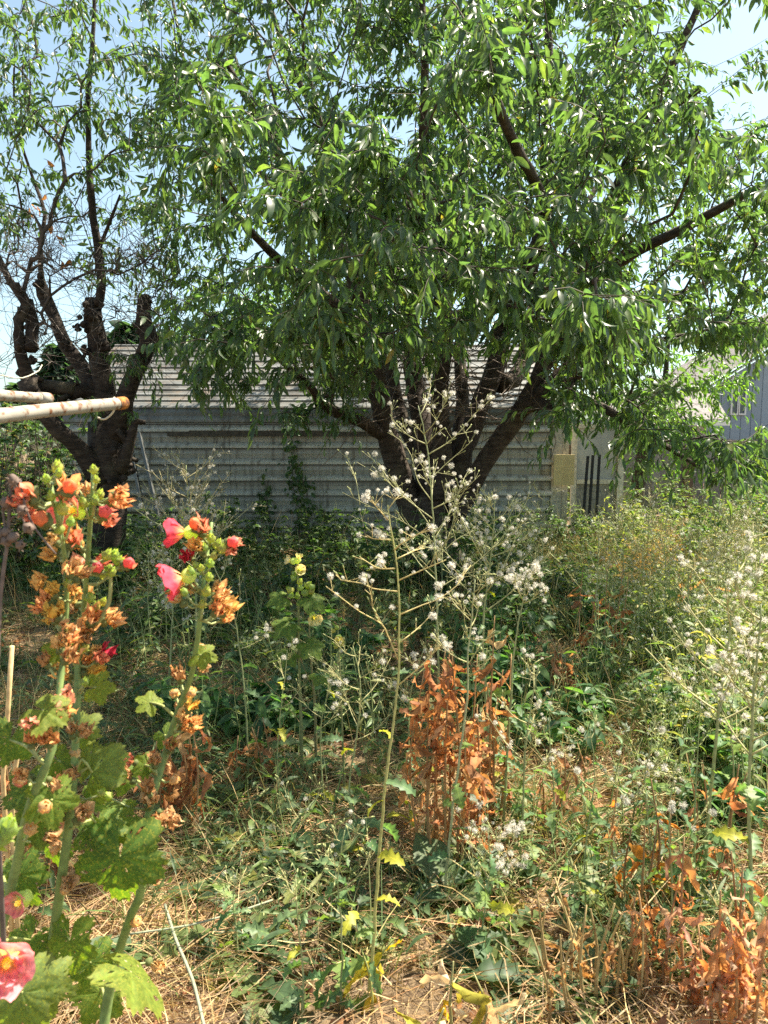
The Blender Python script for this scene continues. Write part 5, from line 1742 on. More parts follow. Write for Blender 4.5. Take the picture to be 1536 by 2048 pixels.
blooms = [  # x, y, R, tip colour, facing, openness, stem, label
    (374, 1066, 0.046, PINK, scr(-1, 0.1, 0.25), 52, 'C', 'upper bright pink open flower'), (369, 1155, 0.05, PINK, scr(-0.8, -0.25, 0.35), 58, 'C', 'lower bright pink open flower'),
    (152, 1022, 0.044, (0.82, 0.24, 0.2), scr(-0.2, 0.2, 0.9), 48, 'A', 'coral red open flower'), (44, 1800, 0.03, (0.82, 0.3, 0.3), scr(-0.2, 0.1, 1), 60, 'B', 'small pink flower low on the stem')]
for x, y, R, tip, fc, op, k, lab in blooms:
    s, sp, p = on_stem(x, y, k, -0.02)
    ped(s, sp, p)
    f = open_flower(s['obj'], p, fc, R, tip, (0.8, 0.62, 0.25), op)
    f['label'] = lab
pc = P(14, 1918, 0.92)
s = stems['B']
close = empty('hollyhock', (pc[0] - 0.07, pc[1] + 0.02, 0), 'large pale pink hollyhock bloom close up by the lens at the bottom corner', 'flower', 'pink and orange hollyhocks')
f = open_flower(close, pc, scr(0.35, 0.2, 0.75), 0.05, (0.86, 0.36, 0.40), (0.85, 0.68, 0.3), 56, 0.16, double=True)
b = MB()
b.tube(np.array([[pc[0] - 0.07, pc[1] + 0.02, 0], [pc[0] - 0.075, pc[1] + 0.015, 0.5], pc + [-0.06, 0.02, -0.1], pc + [-0.05, 0.03, 0.12]]), [0.011, 0.009, 0.007, 0.005], 9, (0.2, 0.27, 0.09))
b.tube(np.array([pc + [-0.058, 0.024, -0.05], pc + [-0.03, 0.02, -0.03], pc]), [0.003, 0.0025, 0.0025], 6, (0.26, 0.32, 0.12))
b.build('stem', M_STEM, close)
for (x, y, kind, sc) in ((-8, 1690, 'bud', 1.3), (8, 1672, 'bud', 1.2)):
    p = P(x, y, 0.95)
    link('bud', bud_meshes[0], close, Matrix.Translation(Vector(p) - Vector(wloc(close))) @ axes(scr(0.4, 0.8, 0.3), (1, 0, 0)) @ Matrix.Scale(sc, 4))

wilts = {
    'orange': [(127, 988), (228, 990), (222, 1005), (178, 992), (140, 1148), (152, 1158), (100, 1205), (92, 1222), (182, 1243), (210, 1243), (160, 1268), (165, 1335), (128, 1410), (138, 1425), (52, 1552), (432, 1192), (430, 1226), (445, 1240), (368, 1452), (385, 1448), (98, 1488), (62, 1490), (172, 1258), (136, 1282), (150, 1290)],
    'yellow': [(112, 1085), (135, 1092), (153, 1085), (165, 1100), (118, 1110), (110, 1190), (118, 1235), (108, 1245), (150, 1190), (155, 1210), (112, 1335), (140, 1355), (122, 1345), (170, 1345), (402, 1102), (372, 1172), (395, 1180), (420, 1180), (445, 1225), (300, 1925), (120, 1300), (142, 1315), (182, 1300), (415, 1080), (365, 1205), (92, 1172), (378, 1420), (362, 1440), (178, 1195)],
    'salmon': [(65, 1000), (78, 1036), (200, 1037), (72, 1012), (140, 1090), (160, 1145), (404, 1066), (460, 1086), (192, 1136), (72, 1450), (242, 1135), (125, 1405), (195, 1322), (60, 1555), (270, 1525), (448, 1088)],
    'dark': [(384, 1120), (198, 1315)],
    'tan': [(115, 1240), (128, 1260), (150, 1230), (168, 1285), (95, 1330), (132, 1320), (356, 1420), (340, 1500), (300, 1610), (318, 1650), (285, 1680), (335, 1640), (132, 1778), (120, 1890), (128, 1632), (105, 1660), (85, 1670), (155, 1640), (300, 1760), (330, 1520), (350, 1460), (145, 1470), (160, 1465), (120, 1440), (310, 1530), (400, 1345), (360, 1360), (145, 1560), (100, 1560), (265, 1560), (298, 1590), (320, 1625), (305, 1640), (135, 1900)],
}
for kind, lst in wilts.items():
    for x, y in lst:
        s, sp, p = on_stem(x, y)
        v = Vector(p - sp); v.y *= 0.5
        fc = (v.normalized() * 0.9 + scr(random.uniform(-0.4, 0.4), random.uniform(-0.1, 0.6), random.uniform(-0.1, 0.7))) if v.length > 1e-4 else scr(0, 0.3, 1)
        ped(s, sp, p)
        link('wilted_flower', random.choice(wilt_meshes[kind]), s['obj'], Matrix.Translation(Vector(p) - Vector(wloc(s['obj']))) @ axes(fc, (0.2, 0.1, 1)) @ Matrix.Rotation(random.random() * 6.28, 4, 'Z') @ Matrix.Scale(random.uniform(0.52, 0.84) * (0.92 if kind != 'tan' else 0.85), 4))
for x, y in ((95, 962), (114, 945), (118, 952), (192, 965), (188, 945), (104, 1000), (155, 977), (148, 985), (196, 998), (120, 1020), (126, 1028), (170, 1015), (190, 1010), (150, 1048), (140, 1052), (120, 1068), (210, 1118), (224, 1116), (232, 1130), (240, 1130), (204, 1158), (213, 1142), (222, 1150), (422, 1082), (440, 1106), (410, 1100), (404, 1140), (395, 1135), (384, 1150), (432, 1098), (425, 1120), (420, 1132), (200, 1590), (222, 1597), (135, 1170), (180, 1202), (202, 1210), (168, 1300), (372, 1190), (412, 1192), (405, 1215), (418, 1160), (170, 1370), (190, 1222)):
    s, sp, p = on_stem(x, y, dY=random.uniform(-0.03, 0.0))
    v = Vector(p - sp)
    ped(s, sp, p)
    link('bud', random.choice(bud_meshes), s['obj'], Matrix.Translation(Vector(p) - Vector(wloc(s['obj']))) @ axes(v.normalized() * 0.7 + scr(0, 0.8, random.uniform(0, 0.6)), (0.2, 0.1, -1)) @ Matrix.Scale(random.uniform(0.5, 0.8), 4))
for x, y, k in ((192, 1140, 1), (248, 1132, 1), (70, 990, 0), (205, 1030, 1), (135, 985, 0), (456, 1088, 1), (398, 1060, 0), (95, 1045, 0)):
    s, sp, p = on_stem(x, y, dY=-0.025)
    ped(s, sp, p)
    link('opening_bud', pinkbud_meshes[k], s['obj'], Matrix.Translation(Vector(p) - Vector(wloc(s['obj']))) @ axes(Vector(p - sp).normalized() + scr(0, 0.4, 0.5), (0.2, 0.1, -1)) @ Matrix.Scale(random.uniform(0.75, 1.0), 4))
for x, y in ((140, 1600), (150, 1512), (345, 1560), (118, 1700), (300, 1695), (270, 1845), (130, 1780), (352, 1392), (402, 1300), (378, 1390), (88, 1615), (60, 1660), (110, 1590)):
    s, sp, p = on_stem(x, y)
    ped(s, sp, p)
    link('seed_pod', random.choice(pod_meshes), s['obj'], Matrix.Translation(Vector(p) - Vector(wloc(s['obj']))) @ axes(Vector(p - sp).normalized() + scr(0, 0.5, 0.3), (0.2, 0.1, -1)) @ Matrix.Scale(random.uniform(0.55, 0.8), 4))
# leaves: x, y of the stalk end, radius in metres, tip direction, facing, mesh, stem, distance offset
hl = [
    (240, 1712, 0.094, scr(-0.05, -1, 0.1), scr(0.1, 0.25, 1), 0, 'C', -0.10, 'large lobed drooping leaf riddled with yellow specks'), (196, 1650, 0.055, scr(0.3, -0.5, 0.5), scr(0, 0.8, 0.6), 1, 'A', 0.03, None),
    (184, 1545, 0.062, scr(0.55, 0.6, -0.2), scr(-0.3, 0.3, 0.8), 3, 'A', 0.0, None), (85, 1420, 0.045, scr(0.8, -0.25, 0.2), scr(0, 0.8, 0.5), 2, 'B', -0.02, None), (192, 1375, 0.034, scr(0.6, 0.1, 0.2), scr(-0.1, 0.4, 0.8), 2, 'A', -0.03, 'bright yellow leaf'),
    (118, 1300, 0.03, scr(-0.8, 0.2, 0.2), scr(0.2, 0.4, 0.8), 4, 'B', 0, None), (65, 1580, 0.052, scr(-0.7, -0.3, 0.2), scr(0.3, 0.5, 0.7), 1, 'B', 0.05, None), (105, 1600, 0.05, scr(0.2, -1, 0.2), scr(0.6, 0.2, 0.6), 4, 'B', 0.0, None),
    (262, 1945, 0.095, scr(0.8, -0.6, 0.1), scr(0.55, 0.8, -0.3), 2, 'C', -0.15, 'long pointed leaf in bright sun'), (180, 1925, 0.06, scr(-0.1, -1, 0.1), scr(0.5, 0.2, 0.8), 0, 'C', -0.05, None), (90, 1965, 0.05, scr(0.2, -0.8, 0.5), scr(-0.1, 0.6, 0.7), 3, 'A', -0.28, None),
    (45, 1985, 0.06, scr(0.5, -0.8, 0.3), scr(0, 0.5, 0.8), 3, 'B', -0.2, None), (20, 1480, 0.05, scr(-0.4, -0.9, 0), scr(0.4, 0.3, 0.8), 1, 'B', 0.1, None), (300, 1405, 0.032, scr(-0.8, 0.5, 0), scr(0.3, 0.7, 0.5), 2, 'C', 0.02, None), (402, 1310, 0.032, scr(0.9, -0.05, 0.2), scr(-0.1, 0.7, 0.6), 2, 'C', -0.03, 'bright yellow leaf'),
    (40, 1750, 0.06, scr(0.5, -0.8, 0.1), scr(-0.3, 0.4, 0.8), 0, 'B', 0.08, None), (0, 1770, 0.06, scr(0.2, -1, 0.1), scr(0.5, 0.3, 0.8), 1, 'B', 0.12, None), (215, 1530, 0.04, scr(0.7, -0.5, 0.1), scr(0.1, 0.5, 0.8), 3, 'A', 0.02, None), (250, 1555, 0.042, scr(-0.2, -1, 0.1), scr(0.6, 0.2, 0.6), 1, 'C', 0.1, None),
    (110, 1690, 0.045, scr(0.2, -1, 0), scr(-0.4, 0.3, 0.8), 0, 'A', 0.06, None), (140, 1880, 0.062, scr(0.1, -1, 0.2), scr(-0.3, 0.3, 0.8), 4, 'A', -0.06, None), (60, 1880, 0.05, scr(-0.4, -0.8, 0), scr(0, 0.4, 0.8), 0, 'B', 0.1, None),
    (230, 1640, 0.05, scr(0.3, 0.5, -0.3), scr(0, 0.6, 0.7), 1, 'A', 0.08, None), (115, 1520, 0.035, scr(0.5, -0.6, 0), scr(0, 0.6, 0.7), 4, 'A', 0.0, None), (160, 1460, 0.04, scr(0.5, 0.7, 0), scr(-0.3, 0.4, 0.8), 3, 'A', 0.03, None), (70, 1650, 0.045, scr(-0.6, -0.7, 0.1), scr(0.1, 0.5, 0.8), 4, 'B', 0.03, None), (175, 1600, 0.035, scr(0.8, -0.4, 0.1), scr(0, 0.6, 0.7), 0, 'A', 0.02, None), (290, 1530, 0.032, scr(-0.7, -0.5, 0.1), scr(0, 0.6, 0.7), 4, 'C', 0.02, None), (100, 1440, 0.034, scr(-0.6, 0.3, 0.1), scr(0.2, 0.6, 0.7), 4, 'B', 0.02, None), (200, 1985, 0.07, scr(-0.4, -0.8, 0.2), scr(0.3, 0.4, 0.8), 4, 'C', 0.05, None), (330, 1470, 0.03, scr(0.6, -0.7, 0), scr(0, 0.5, 0.8), 1, 'C', 0.02, None),
]
for x, y, R, tipd, fc, mk, k, dY, lab in hl:
    s, sp, p = on_stem(x, y + 10, k, dY)
    p = P(x, y, sp[1] + dY)
    M = Matrix.Translation(Vector(p) - Vector(wloc(s['obj']))) @ axes(fc, tipd) @ Matrix.Scale(R, 4)
    o = link('leaf', holly_leaves[mk], s['obj'], M)
    if lab: o['label'] = lab
    m = (sp + p) / 2 + np.array([0, 0, 0.03 * (1 if R > 0.05 else 0.3)])
    qq, _ = catmull([sp, m, p], 0.02)
    s['ped'].tube(qq, np.linspace(0.0034, 0.002, len(qq)), 6, (0.34, 0.36, 0.12))
for s in stems.values():
    s['ped'].build('flower_stalks', M_STEM, s['obj'])['kind'] = 'stuff'

# cream hollyhock in the shade further off
cream = empty('hollyhock', (G(600, 1560)[0], G(600, 1560)[1], 0), 'cream yellow hollyhock in the shade between the pink hollyhock and the fluffy weed', 'flower')
CY_ = G(600, 1560)[1]
b = MB()
q, _ = catmull([[*G(604, 1560)[:2], 0], P(602, 1450, CY_), P(598, 1320, CY_), P(597, 1220, CY_), P(594, 1120, CY_)], 0.05)
b.tube(q, np.linspace(0.009, 0.003, len(q)), 7, (0.2, 0.22, 0.09))
q2, _ = catmull([[*G(632, 1545)[:2], 0], P(630, 1420, CY_ + 0.05), P(622, 1320, CY_ + 0.05), P(618, 1240, CY_ + 0.05)], 0.05)
b.tube(q2, np.linspace(0.008, 0.003, len(q2)), 7, (0.22, 0.2, 0.09))
b.build('stem', M_STEM, cream)
CRM = [(0.75, 0.72, 0.4), (0.8, 0.76, 0.36), (0.7, 0.68, 0.32)]
for x, y, R, fc in ((583, 1122, 0.03, scr(-1, 0.3, 0.3)), (626, 1232, 0.045, scr(0.4, -0.3, 0.9)), (598, 1140, 0.035, scr(0.3, 0.2, 0.8)), (596, 1118, 0.026, scr(0.3, 0.8, 0.3))):
    open_flower(cream, P(x, y, CY_ - 0.03), fc, R, random.choice(CRM), (0.75, 0.7, 0.2), 52)
for x, y in ((590, 1160), (600, 1150), (586, 1185), (602, 1180), (612, 1175), (628, 1178), (594, 1196), (606, 1190), (580, 1195), (618, 1186), (586, 1150), (598, 1168)):
    link('bud', random.choice(bud_meshes), cream, Matrix.Translation(Vector(P(x, y, CY_ - random.uniform(0, 0.04))) - Vector(wloc(cream))) @ axes(scr(random.uniform(-0.7, 0.7), 0.7, 0.5), (0.2, 0.1, -1)) @ Matrix.Scale(random.uniform(0.9, 1.4), 4))
for x, y, R, td in ((575, 1250, 0.075, scr(-0.6, -0.5, 0.4)), (622, 1198, 0.07, scr(0.5, 0.3, 0.5)), (620, 1290, 0.07, scr(0.6, -0.5, 0.4)), (575, 1310, 0.06, scr(-0.4, -0.7, 0.4)), (640, 1350, 0.055, scr(0.6, -0.4, 0.4)), (560, 1195, 0.06, scr(-0.7, 0.1, 0.5))):
    p = P(x, y, CY_ - 0.05)
    o = link('leaf', holly_leaves[1], cream, Matrix.Translation(Vector(p) - Vector(wloc(cream))) @ axes(scr(0.1, 0.8, 0.5), td) @ Matrix.Scale(R, 4))
small = empty('hollyhock', (G(686, 1600)[0], G(686, 1600)[1], 0), 'short thin stalk with one small yellow flower at its top in the shade', 'flower')
sy = G(686, 1600)[1]
b = MB()
q, _ = catmull([[*G(690, 1600)[:2], 0], P(684, 1450, sy), P(680, 1340, sy), P(676, 1262, sy)], 0.05)
b.tube(q, np.linspace(0.006, 0.0025, len(q)), 6, (0.2, 0.21, 0.09))
b.build('stem', M_STEM, small)
open_flower(small, P(678, 1277, sy - 0.02), scr(0.1, -0.1, 1), 0.024, (0.82, 0.74, 0.28), (0.8, 0.6, 0.1), 62)
for x, y in ((670, 1264), (676, 1258), (682, 1290), (674, 1296)):
    link('bud', random.choice(bud_meshes), small, Matrix.Translation(Vector(P(x, y, sy)) - Vector(wloc(small))) @ axes(scr(random.uniform(-0.7, 0.7), 0.7, 0.5), (0.2, 0.1, -1)) @ Matrix.Scale(0.8, 4))

# withered stalk of brown seed heads at the very edge
wst = empty('withered_seed_stalk', tuple(P(2, 1900, 1.15) * [1, 1, 0]), 'withered brown stalk with round dry seed heads at the edge of the flowers', 'dead plant')
b = MB()
for pts, r in ((((-12, 1500), (-2, 1240), (6, 1150), (14, 1090), (20, 1010), (24, 970), (36, 955)), 0.004), (((14, 1085), (8, 1040), (4, 1010)), 0.0025), (((40, 960), (50, 1010), (66, 1050), (92, 1085), (112, 1108)), 0.002), (((18, 1040), (40, 1030), (52, 1055)), 0.002)):
    q, _ = catmull([P(x, y, 1.15) for x, y in pts], 0.01)
    if r == 0.004: q = np.vstack([[q[0][0] - 0.01, 1.15, 0], q])
    b.tube(q, np.linspace(r, r * 0.6, len(q)), 7, (0.14, 0.105, 0.09), knots=0.25)
b.build('stem', M_TWIG, wst)
for x, y, sc in ((36, 956, 1.1), (26, 962, 0.9), (8, 1008, 1.0), (40, 1018, 1.1), (4, 1075, 1.2), (32, 1082, 1.2), (54, 1058, 1.1), (20, 1066, 1.0), (16, 1005, 0.8), (36, 1090, 0.9), (8, 1085, 1.1)):
    b = MB()
    blob(b, (0, 0, 0), 0.008 * sc, 0.013 * sc, (0.17, 0.12, 0.095), n=12, lobes=0.12)
    for p_ in range(8):
        d = nrm(RNG.normal(0, 1, 3) + [0, 0, 0.6]); s_ = nrm(np.cross(d, RNG.normal(0, 1, 3))) * 0.003
        b.add(np.array([[0, 0, 0.006] + d * 0.005 - s_, [0, 0, 0.006] + d * 0.005 + s_, [0, 0, 0.006] + d * 0.014 * sc]), None, [[0, 1, 2]], (0.24, 0.17, 0.13))
    link('seed_head', simple_mesh(b, 'seed_head', M_TWIG), wst, Matrix.Translation(Vector(P(x, y, 1.15)) - Vector(wloc(wst))) @ axes(scr(random.uniform(-0.7, 0.7), random.uniform(-0.6, 0.8), 0.3), (0.2, 0.1, -1)))
for pts, lab in ((((24, 1292), (16, 1420), (6, 1560)), 'thick pale broken hollow stalk standing at the edge beside the hollyhocks'), (((48, 1440), (30, 1540), (24, 1660)), 'thin pale broken stalk just behind the thick pale hollow one')):
    b = MB()
    Y = 1.75
    q = np.array([P(x, y, Y) for x, y in pts][::-1])
    q = np.vstack([[q[0][0], Y, 0], q])
    b.tube(q, 0.0056 if 'thick' in lab else 0.004, 9, (0.62, 0.44, 0.22))
    tag(b.build('broken_stalk', M_STEM), lab, 'dead plant')


# ------------------------------------------------------------------ prickly wild lettuce gone to seed
fluff_meshes = []
for k in range(5):
    b = MB()
    puff(b, np.zeros(3), 0.0135, (130, 110, 90, 60, 120)[k], col=(0.72, 0.69, 0.61), thick=0.00065)
    blob(b, (0, 0, -0.008), 0.002, 0.009, (0.34, 0.27, 0.13), n=6, rings=4)
    fluff_meshes.append(simple_mesh(b, 'seed_head', M_FLUFF))
LETT = [leaf_mesh('lobed_leaf', random.uniform(0.09, 0.15), random.uniform(0.024, 0.036), prof_toothed(random.choice((4, 5)), 0.35, 0.62, 40 + i), random.uniform(0.15, 0.6), random.uniform(0.2, 1.5), c, M_WEED, wave=0.5) for i, c in enumerate(((0.12, 0.2, 0.09), (0.10, 0.18, 0.08), (0.15, 0.22, 0.06), (0.34, 0.33, 0.04), (0.14, 0.21, 0.10)))]


def lettuce(label, stem, Y, branches=(), auto=0, auto_len=0.25, auto_lo=0.55, r0=0.005, fluff=0.5, n_leaf=8, col=(0.30, 0.33, 0.15), bcol=(0.40, 0.37, 0.17), yellow=0.1, bud_n=3, drift=0.0, maxhead=80, group='prickly lettuce gone to seed', dead=0, flat=1.0, leaf_lo=0.03, leaf_hi=0.6):
    pts = [P(x, y, Y + drift * i) for i, (x, y) in enumerate(stem)]
    if pts[0][2] > 0.02:
        pts = [np.array([pts[0][0] + (pts[0][0] - pts[1][0]) * 0.3, pts[0][1], 0.0])] + pts
    q, _ = catmull(pts, 0.04)
    t = empty('prickly_lettuce', (q[0][0], q[0][1], 0), label, 'weed', group)
    b = MB()
    R = np.linspace(r0, r0 * 0.3, len(q))
    b.tube(q + RNG.normal(0, 0.0012, q.shape), R, 7, col, knots=0.12)
    b.build('stem', M_STEM, t)
    b = MB()
    bud = MB()
    heads = []

    def tipset(line, n, r):
        for _ in range(n):
            f = random.uniform(0.3, 1.0)
            i = int(f * (len(line) - 1))
            o = line[i]
            dv = nrm(nrm(line[-1] - line[0]) * 0.7 + RNG.normal(0, 0.6, 3) * [1, flat, 1] + [0, 0, 0.45])
            e = o + dv * random.uniform(0.015, 0.05)
            b.tube(np.array([o, e]), [r * 0.6, r * 0.45], 3, np.array(bcol) * random.uniform(0.8, 1.2), cap=False)
            if random.random() < fluff: heads.append((e, dv))
            else: bud.tube(np.array([e, e + dv * 0.005, e + dv * 0.012]), [0.0014, 0.0021, 0.0008], 5, np.array((0.32, 0.34, 0.14)) * random.uniform(0.7, 1.3))

    for br in branches:
        dy = random.uniform(-0.12, 0.12)
        l0 = len(br)
        line, _ = catmull([P(x, y, Y + dy * i / max(1, l0 - 1)) for i, (x, y) in enumerate(br)], 0.025)
        b.tube(line, np.linspace(r0 * 0.34, r0 * 0.16, len(line)), 5, np.array(bcol) * random.uniform(0.9, 1.15))
        tipset(line, bud_n + len(line) // 2, r0 * 0.25)
    for k in range(auto):
        f = auto_lo + (1 - auto_lo) * (k + random.random()) / auto
        i = min(len(q) - 2, int(f * (len(q) - 1)))
        o = q[i]
        a = k * 2.4 + random.uniform(-0.5, 0.5)
        out = np.array([math.cos(a), math.sin(a) * flat, random.uniform(0.55, 1.1)])
        ln = auto_len * (1.25 - 0.75 * (f - auto_lo) / (1 - auto_lo)) * random.uniform(0.6, 1.2)
        dv = nrm(out)
        line = np.array([o, o + dv * ln * 0.5 + [0, 0, -0.012], o + dv * ln + [0, 0, 0.02 * random.random()]])
        line, _ = catmull(line, 0.03)
        b.tube(line, np.linspace(r0 * 0.4, r0 * 0.17, len(line)), 4, np.array(bcol) * random.uniform(0.85, 1.15))
        tipset(line, bud_n + len(line) // 2, r0 * 0.22)
        for _ in range(2 + int(ln * 8)):
            j = random.randrange(len(line) // 3, len(line))
            d2 = nrm(dv + RNG.normal(0, 0.55, 3) * [1, flat, 1] + [0, 0, 0.3])
            l2 = np.array([line[j], line[j] + d2 * ln * random.uniform(0.2, 0.5)])
            b.tube(l2, [r0 * 0.2, r0 * 0.13], 3, np.array(bcol) * random.uniform(0.85, 1.15), cap=False)
            tipset(np.array([l2[0], l2.mean(0), l2[1]]), bud_n, r0 * 0.2)
    if b.n:
        b.build('branches', M_STEM, t)['kind'] = 'stuff'
    if bud.n: bud.build('buds', M_STEM, t)['kind'] = 'stuff'
    random.shuffle(heads)
    off = Vector(wloc(t))
    for e, dv in heads[:maxhead]:
        link('seed_head', random.choice(fluff_meshes), t, Matrix.Translation(Vector(e) - off) @ axes(dv, (0.3, 1, 0.2)) @ Matrix.Scale(random.choice((0.4, 0.5, 0.6, 0.75, 0.95)), 4))
    for k in range(n_leaf):
        f = leaf_lo + (leaf_hi - leaf_lo) * (k + random.random()) / n_leaf
        o = q[int(f * (len(q) - 1))]
        a = k * 2.4 + random.random()
        me = LETT[3] if random.random() < yellow else random.choice((LETT[0], LETT[1], LETT[2], LETT[4]))
        link('leaf', me, t, Matrix.Translation(Vector(o) - off) @ Matrix.Rotation(a, 4, 'Z') @ Matrix.Rotation(-random.uniform(-0.5, 0.9), 4, 'Y') @ Matrix.Rotation(random.uniform(-1, 1), 4, 'X') @ Matrix.Scale(random.uniform(0.5, 1.05) * (1.1 - 0.5 * f), 4))
    return t


lettuce('tall prickly lettuce with golden stem and white fluff standing nearest in the middle', [(730, 2090), (738, 2000), (752, 1800), (768, 1600), (782, 1480), (792, 1400), (799, 1300), (798, 1200), (791, 1110), (780, 1050), (774, 1010)], 1.9,
        [[(798, 1230), (845, 1210), (879, 1197), (915, 1170), (929, 1147), (942, 1130)], [(802, 1283), (832, 1260), (859, 1233), (866, 1215)], [(797, 1320), (775, 1270), (762, 1247), (719, 1223), (679, 1193), (652, 1173)], [(795, 1183), (745, 1177), (725, 1167), (682, 1160), (672, 1150)],
         [(799, 1160), (845, 1140), (892, 1120)], [(790, 1137), (759, 1137), (739, 1127), (719, 1113)], [(795, 1117), (832, 1100), (849, 1097)], [(789, 1100), (799, 1090), (839, 1067), (860, 1050)], [(782, 1080), (745, 1077), (732, 1070)], [(797, 1370), (845, 1330), (870, 1300), (879, 1290)],
         [(762, 1247), (745, 1215), (742, 1190), (730, 1180)], [(776, 1040), (750, 1010), (742, 1000)], [(775, 1020), (790, 1000), (800, 990)]], r0=0.0055, fluff=0.5, n_leaf=12, col=(0.42, 0.40, 0.15), bcol=(0.50, 0.40, 0.17), yellow=0.25, bud_n=3)
lettuce('slender pale stemmed prickly lettuce rising through the brown withered leaves', [(878, 1960), (883, 1890), (890, 1780), (898, 1690), (908, 1589), (922, 1497), (935, 1384), (937, 1300), (943, 1233), (950, 1160)], 2.35, [[(940, 1240), (915, 1215), (901, 1195)], [(943, 1215), (960, 1180), (985, 1165)], [(936, 1330), (962, 1290), (990, 1260)]], auto=6, auto_len=0.13, auto_lo=0.75, r0=0.006, fluff=0.3, n_leaf=9, col=(0.36, 0.38, 0.2), yellow=0.2)
lettuce('tallest prickly lettuce with widely spread fluffy top in front of the cherry trunk', [(890, 1640), (880, 1480), (876, 1300), (873, 1200), (869, 1100), (863, 1000), (858, 930), (846, 850), (836, 812)], 2.9,
        [[(866, 1060), (830, 1010), (790, 970), (755, 930), (735, 905)], [(862, 1000), (835, 960), (822, 910), (800, 880), (775, 865)], [(860, 960), (890, 930), (930, 895), (945, 880)], [(868, 1085), (800, 1040), (735, 1010), (685, 985)], [(872, 1150), (820, 1100), (760, 1060), (700, 1030)], [(868, 1070), (905, 1020), (930, 980), (960, 950)], [(870, 1120), (912, 1080), (950, 1060)], [(852, 890), (870, 870), (890, 855)], [(850, 870), (830, 850), (815, 842)], [(720, 1010), (712, 960), (700, 930), (690, 905)]],
        auto=12, auto_len=0.28, auto_lo=0.55, r0=0.006, fluff=0.32, n_leaf=8, col=(0.30, 0.33, 0.16), bcol=(0.36, 0.35, 0.17), maxhead=120, bud_n=4)
lettuce('bushy prickly lettuce with a dense cream fluffy top against the shed wall', [(985, 1560), (972, 1400), (966, 1250), (978, 1150), (985, 1080), (990, 1000)], 3.1, [[(978, 1140), (945, 1080), (920, 1030), (905, 990)], [(984, 1100), (1015, 1060), (1050, 1010), (1062, 970)], [(976, 1180), (1010, 1130), (1035, 1060)]], auto=16, auto_len=0.28, auto_lo=0.62, r0=0.007, fluff=0.5, n_leaf=8, maxhead=150, bud_n=4, bcol=(0.40, 0.40, 0.19))
lettuce('distant prickly lettuce with a round bouquet of white fluff left of the pink flowers top', [(392, 1330), (392, 1200), (386, 1100), (378, 1020), (372, 930)], 4.6, [[(384, 1090), (350, 1010), (310, 960)], [(384, 1080), (420, 1000), (465, 940)], [(382, 1060), (340, 985), (335, 930)], [(380, 1050), (410, 970), (425, 940)]], auto=18, auto_len=0.36, auto_lo=0.55, r0=0.009, fluff=0.62, n_leaf=5, maxhead=150, bcol=(0.42, 0.37, 0.2), bud_n=4)
lettuce('prickly lettuce bearing one bright fluff cluster just below the yellow board', [(1008, 1620), (1018, 1450), (1030, 1290), (1048, 1190), (1056, 1130)], 2.8, [[(1045, 1200), (1030, 1165), (1035, 1145)]], auto=6, auto_len=0.09, auto_lo=0.85, r0=0.006, fluff=0.75, n_leaf=11, bud_n=3)
lettuce('thick stemmed green prickly lettuce among the sunlit weeds', [(1395, 1920), (1412, 1700), (1430, 1500), (1442, 1380), (1462, 1250), (1478, 1120)], 2.35, [[(1440, 1380), (1400, 1340), (1385, 1300)], [(1450, 1320), (1490, 1270), (1520, 1230)]], auto=12, auto_len=0.24, auto_lo=0.6, r0=0.008, fluff=0.45, n_leaf=12, col=(0.3, 0.33, 0.14), yellow=0.2, maxhead=90)
lettuce('tall prickly lettuce at the far edge of the sunlit weeds', [(1500, 2010), (1502, 1800), (1498, 1600), (1505, 1430), (1515, 1300), (1522, 1210)], 2.05, [[(1505, 1420), (1460, 1330), (1420, 1300)], [(1510, 1380), (1530, 1330), (1560, 1290)]], auto=10, auto_len=0.2, auto_lo=0.6, r0=0.0075, fluff=0.5, n_leaf=13, maxhead=80, yellow=0.2)
lettuce('fallen prickly lettuce leaning diagonally over the straw with few fluffs', [(1030, 1812), (1095, 1745), (1150, 1690), (1215, 1630), (1280, 1580), (1325, 1540)], 2.45, [[(1190, 1650), (1250, 1650), (1310, 1645), (1335, 1620)], [(1280, 1580), (1320, 1590), (1350, 1575)], [(1240, 1612), (1275, 1560), (1310, 1540)], [(1320, 1545), (1345, 1555), (1350, 1600)]], auto=5, auto_len=0.12, auto_lo=0.7, r0=0.006, fluff=0.4, n_leaf=4, col=(0.26, 0.3, 0.12), drift=0.03)
lettuce('thin leafy lettuce stem standing left of the golden one', [(742, 1720), (700, 1600), (712, 1480), (722, 1380), (706, 1290)], 2.55, [[(715, 1440), (690, 1400), (660, 1385)]], auto=8, auto_len=0.18, auto_lo=0.6, r0=0.005, fluff=0.1, n_leaf=12, yellow=0.15)
lettuce('thin lettuce with yellow tinged upper leaves right of the golden one', [(820, 1620), (818, 1500), (820, 1400), (838, 1330), (850, 1290)], 2.75, [], auto=6, auto_len=0.16, auto_lo=0.6, r0=0.005, fluff=0.2, n_leaf=14, yellow=0.4, leaf_hi=0.95)
lettuce('airy lettuce with bare branching top behind the pink flowers', [(492, 1420), (482, 1320), (470, 1240), (440, 1160), (400, 1090), (300, 1040), (262, 1010)], 3.2, [[(465, 1230), (440, 1200), (420, 1190)], [(470, 1250), (480, 1200), (478, 1150)]], auto=7, auto_len=0.16, auto_lo=0.4, r0=0.004, fluff=0.2, n_leaf=5)
lettuce('small lettuce with white fluff behind the tallest hollyhock', [(340, 1330), (345, 1230), (345, 1150), (340, 1100)], 4.0, [], auto=10, auto_len=0.2, auto_lo=0.55, r0=0.006, fluff=0.6, n_leaf=4, maxhead=60)
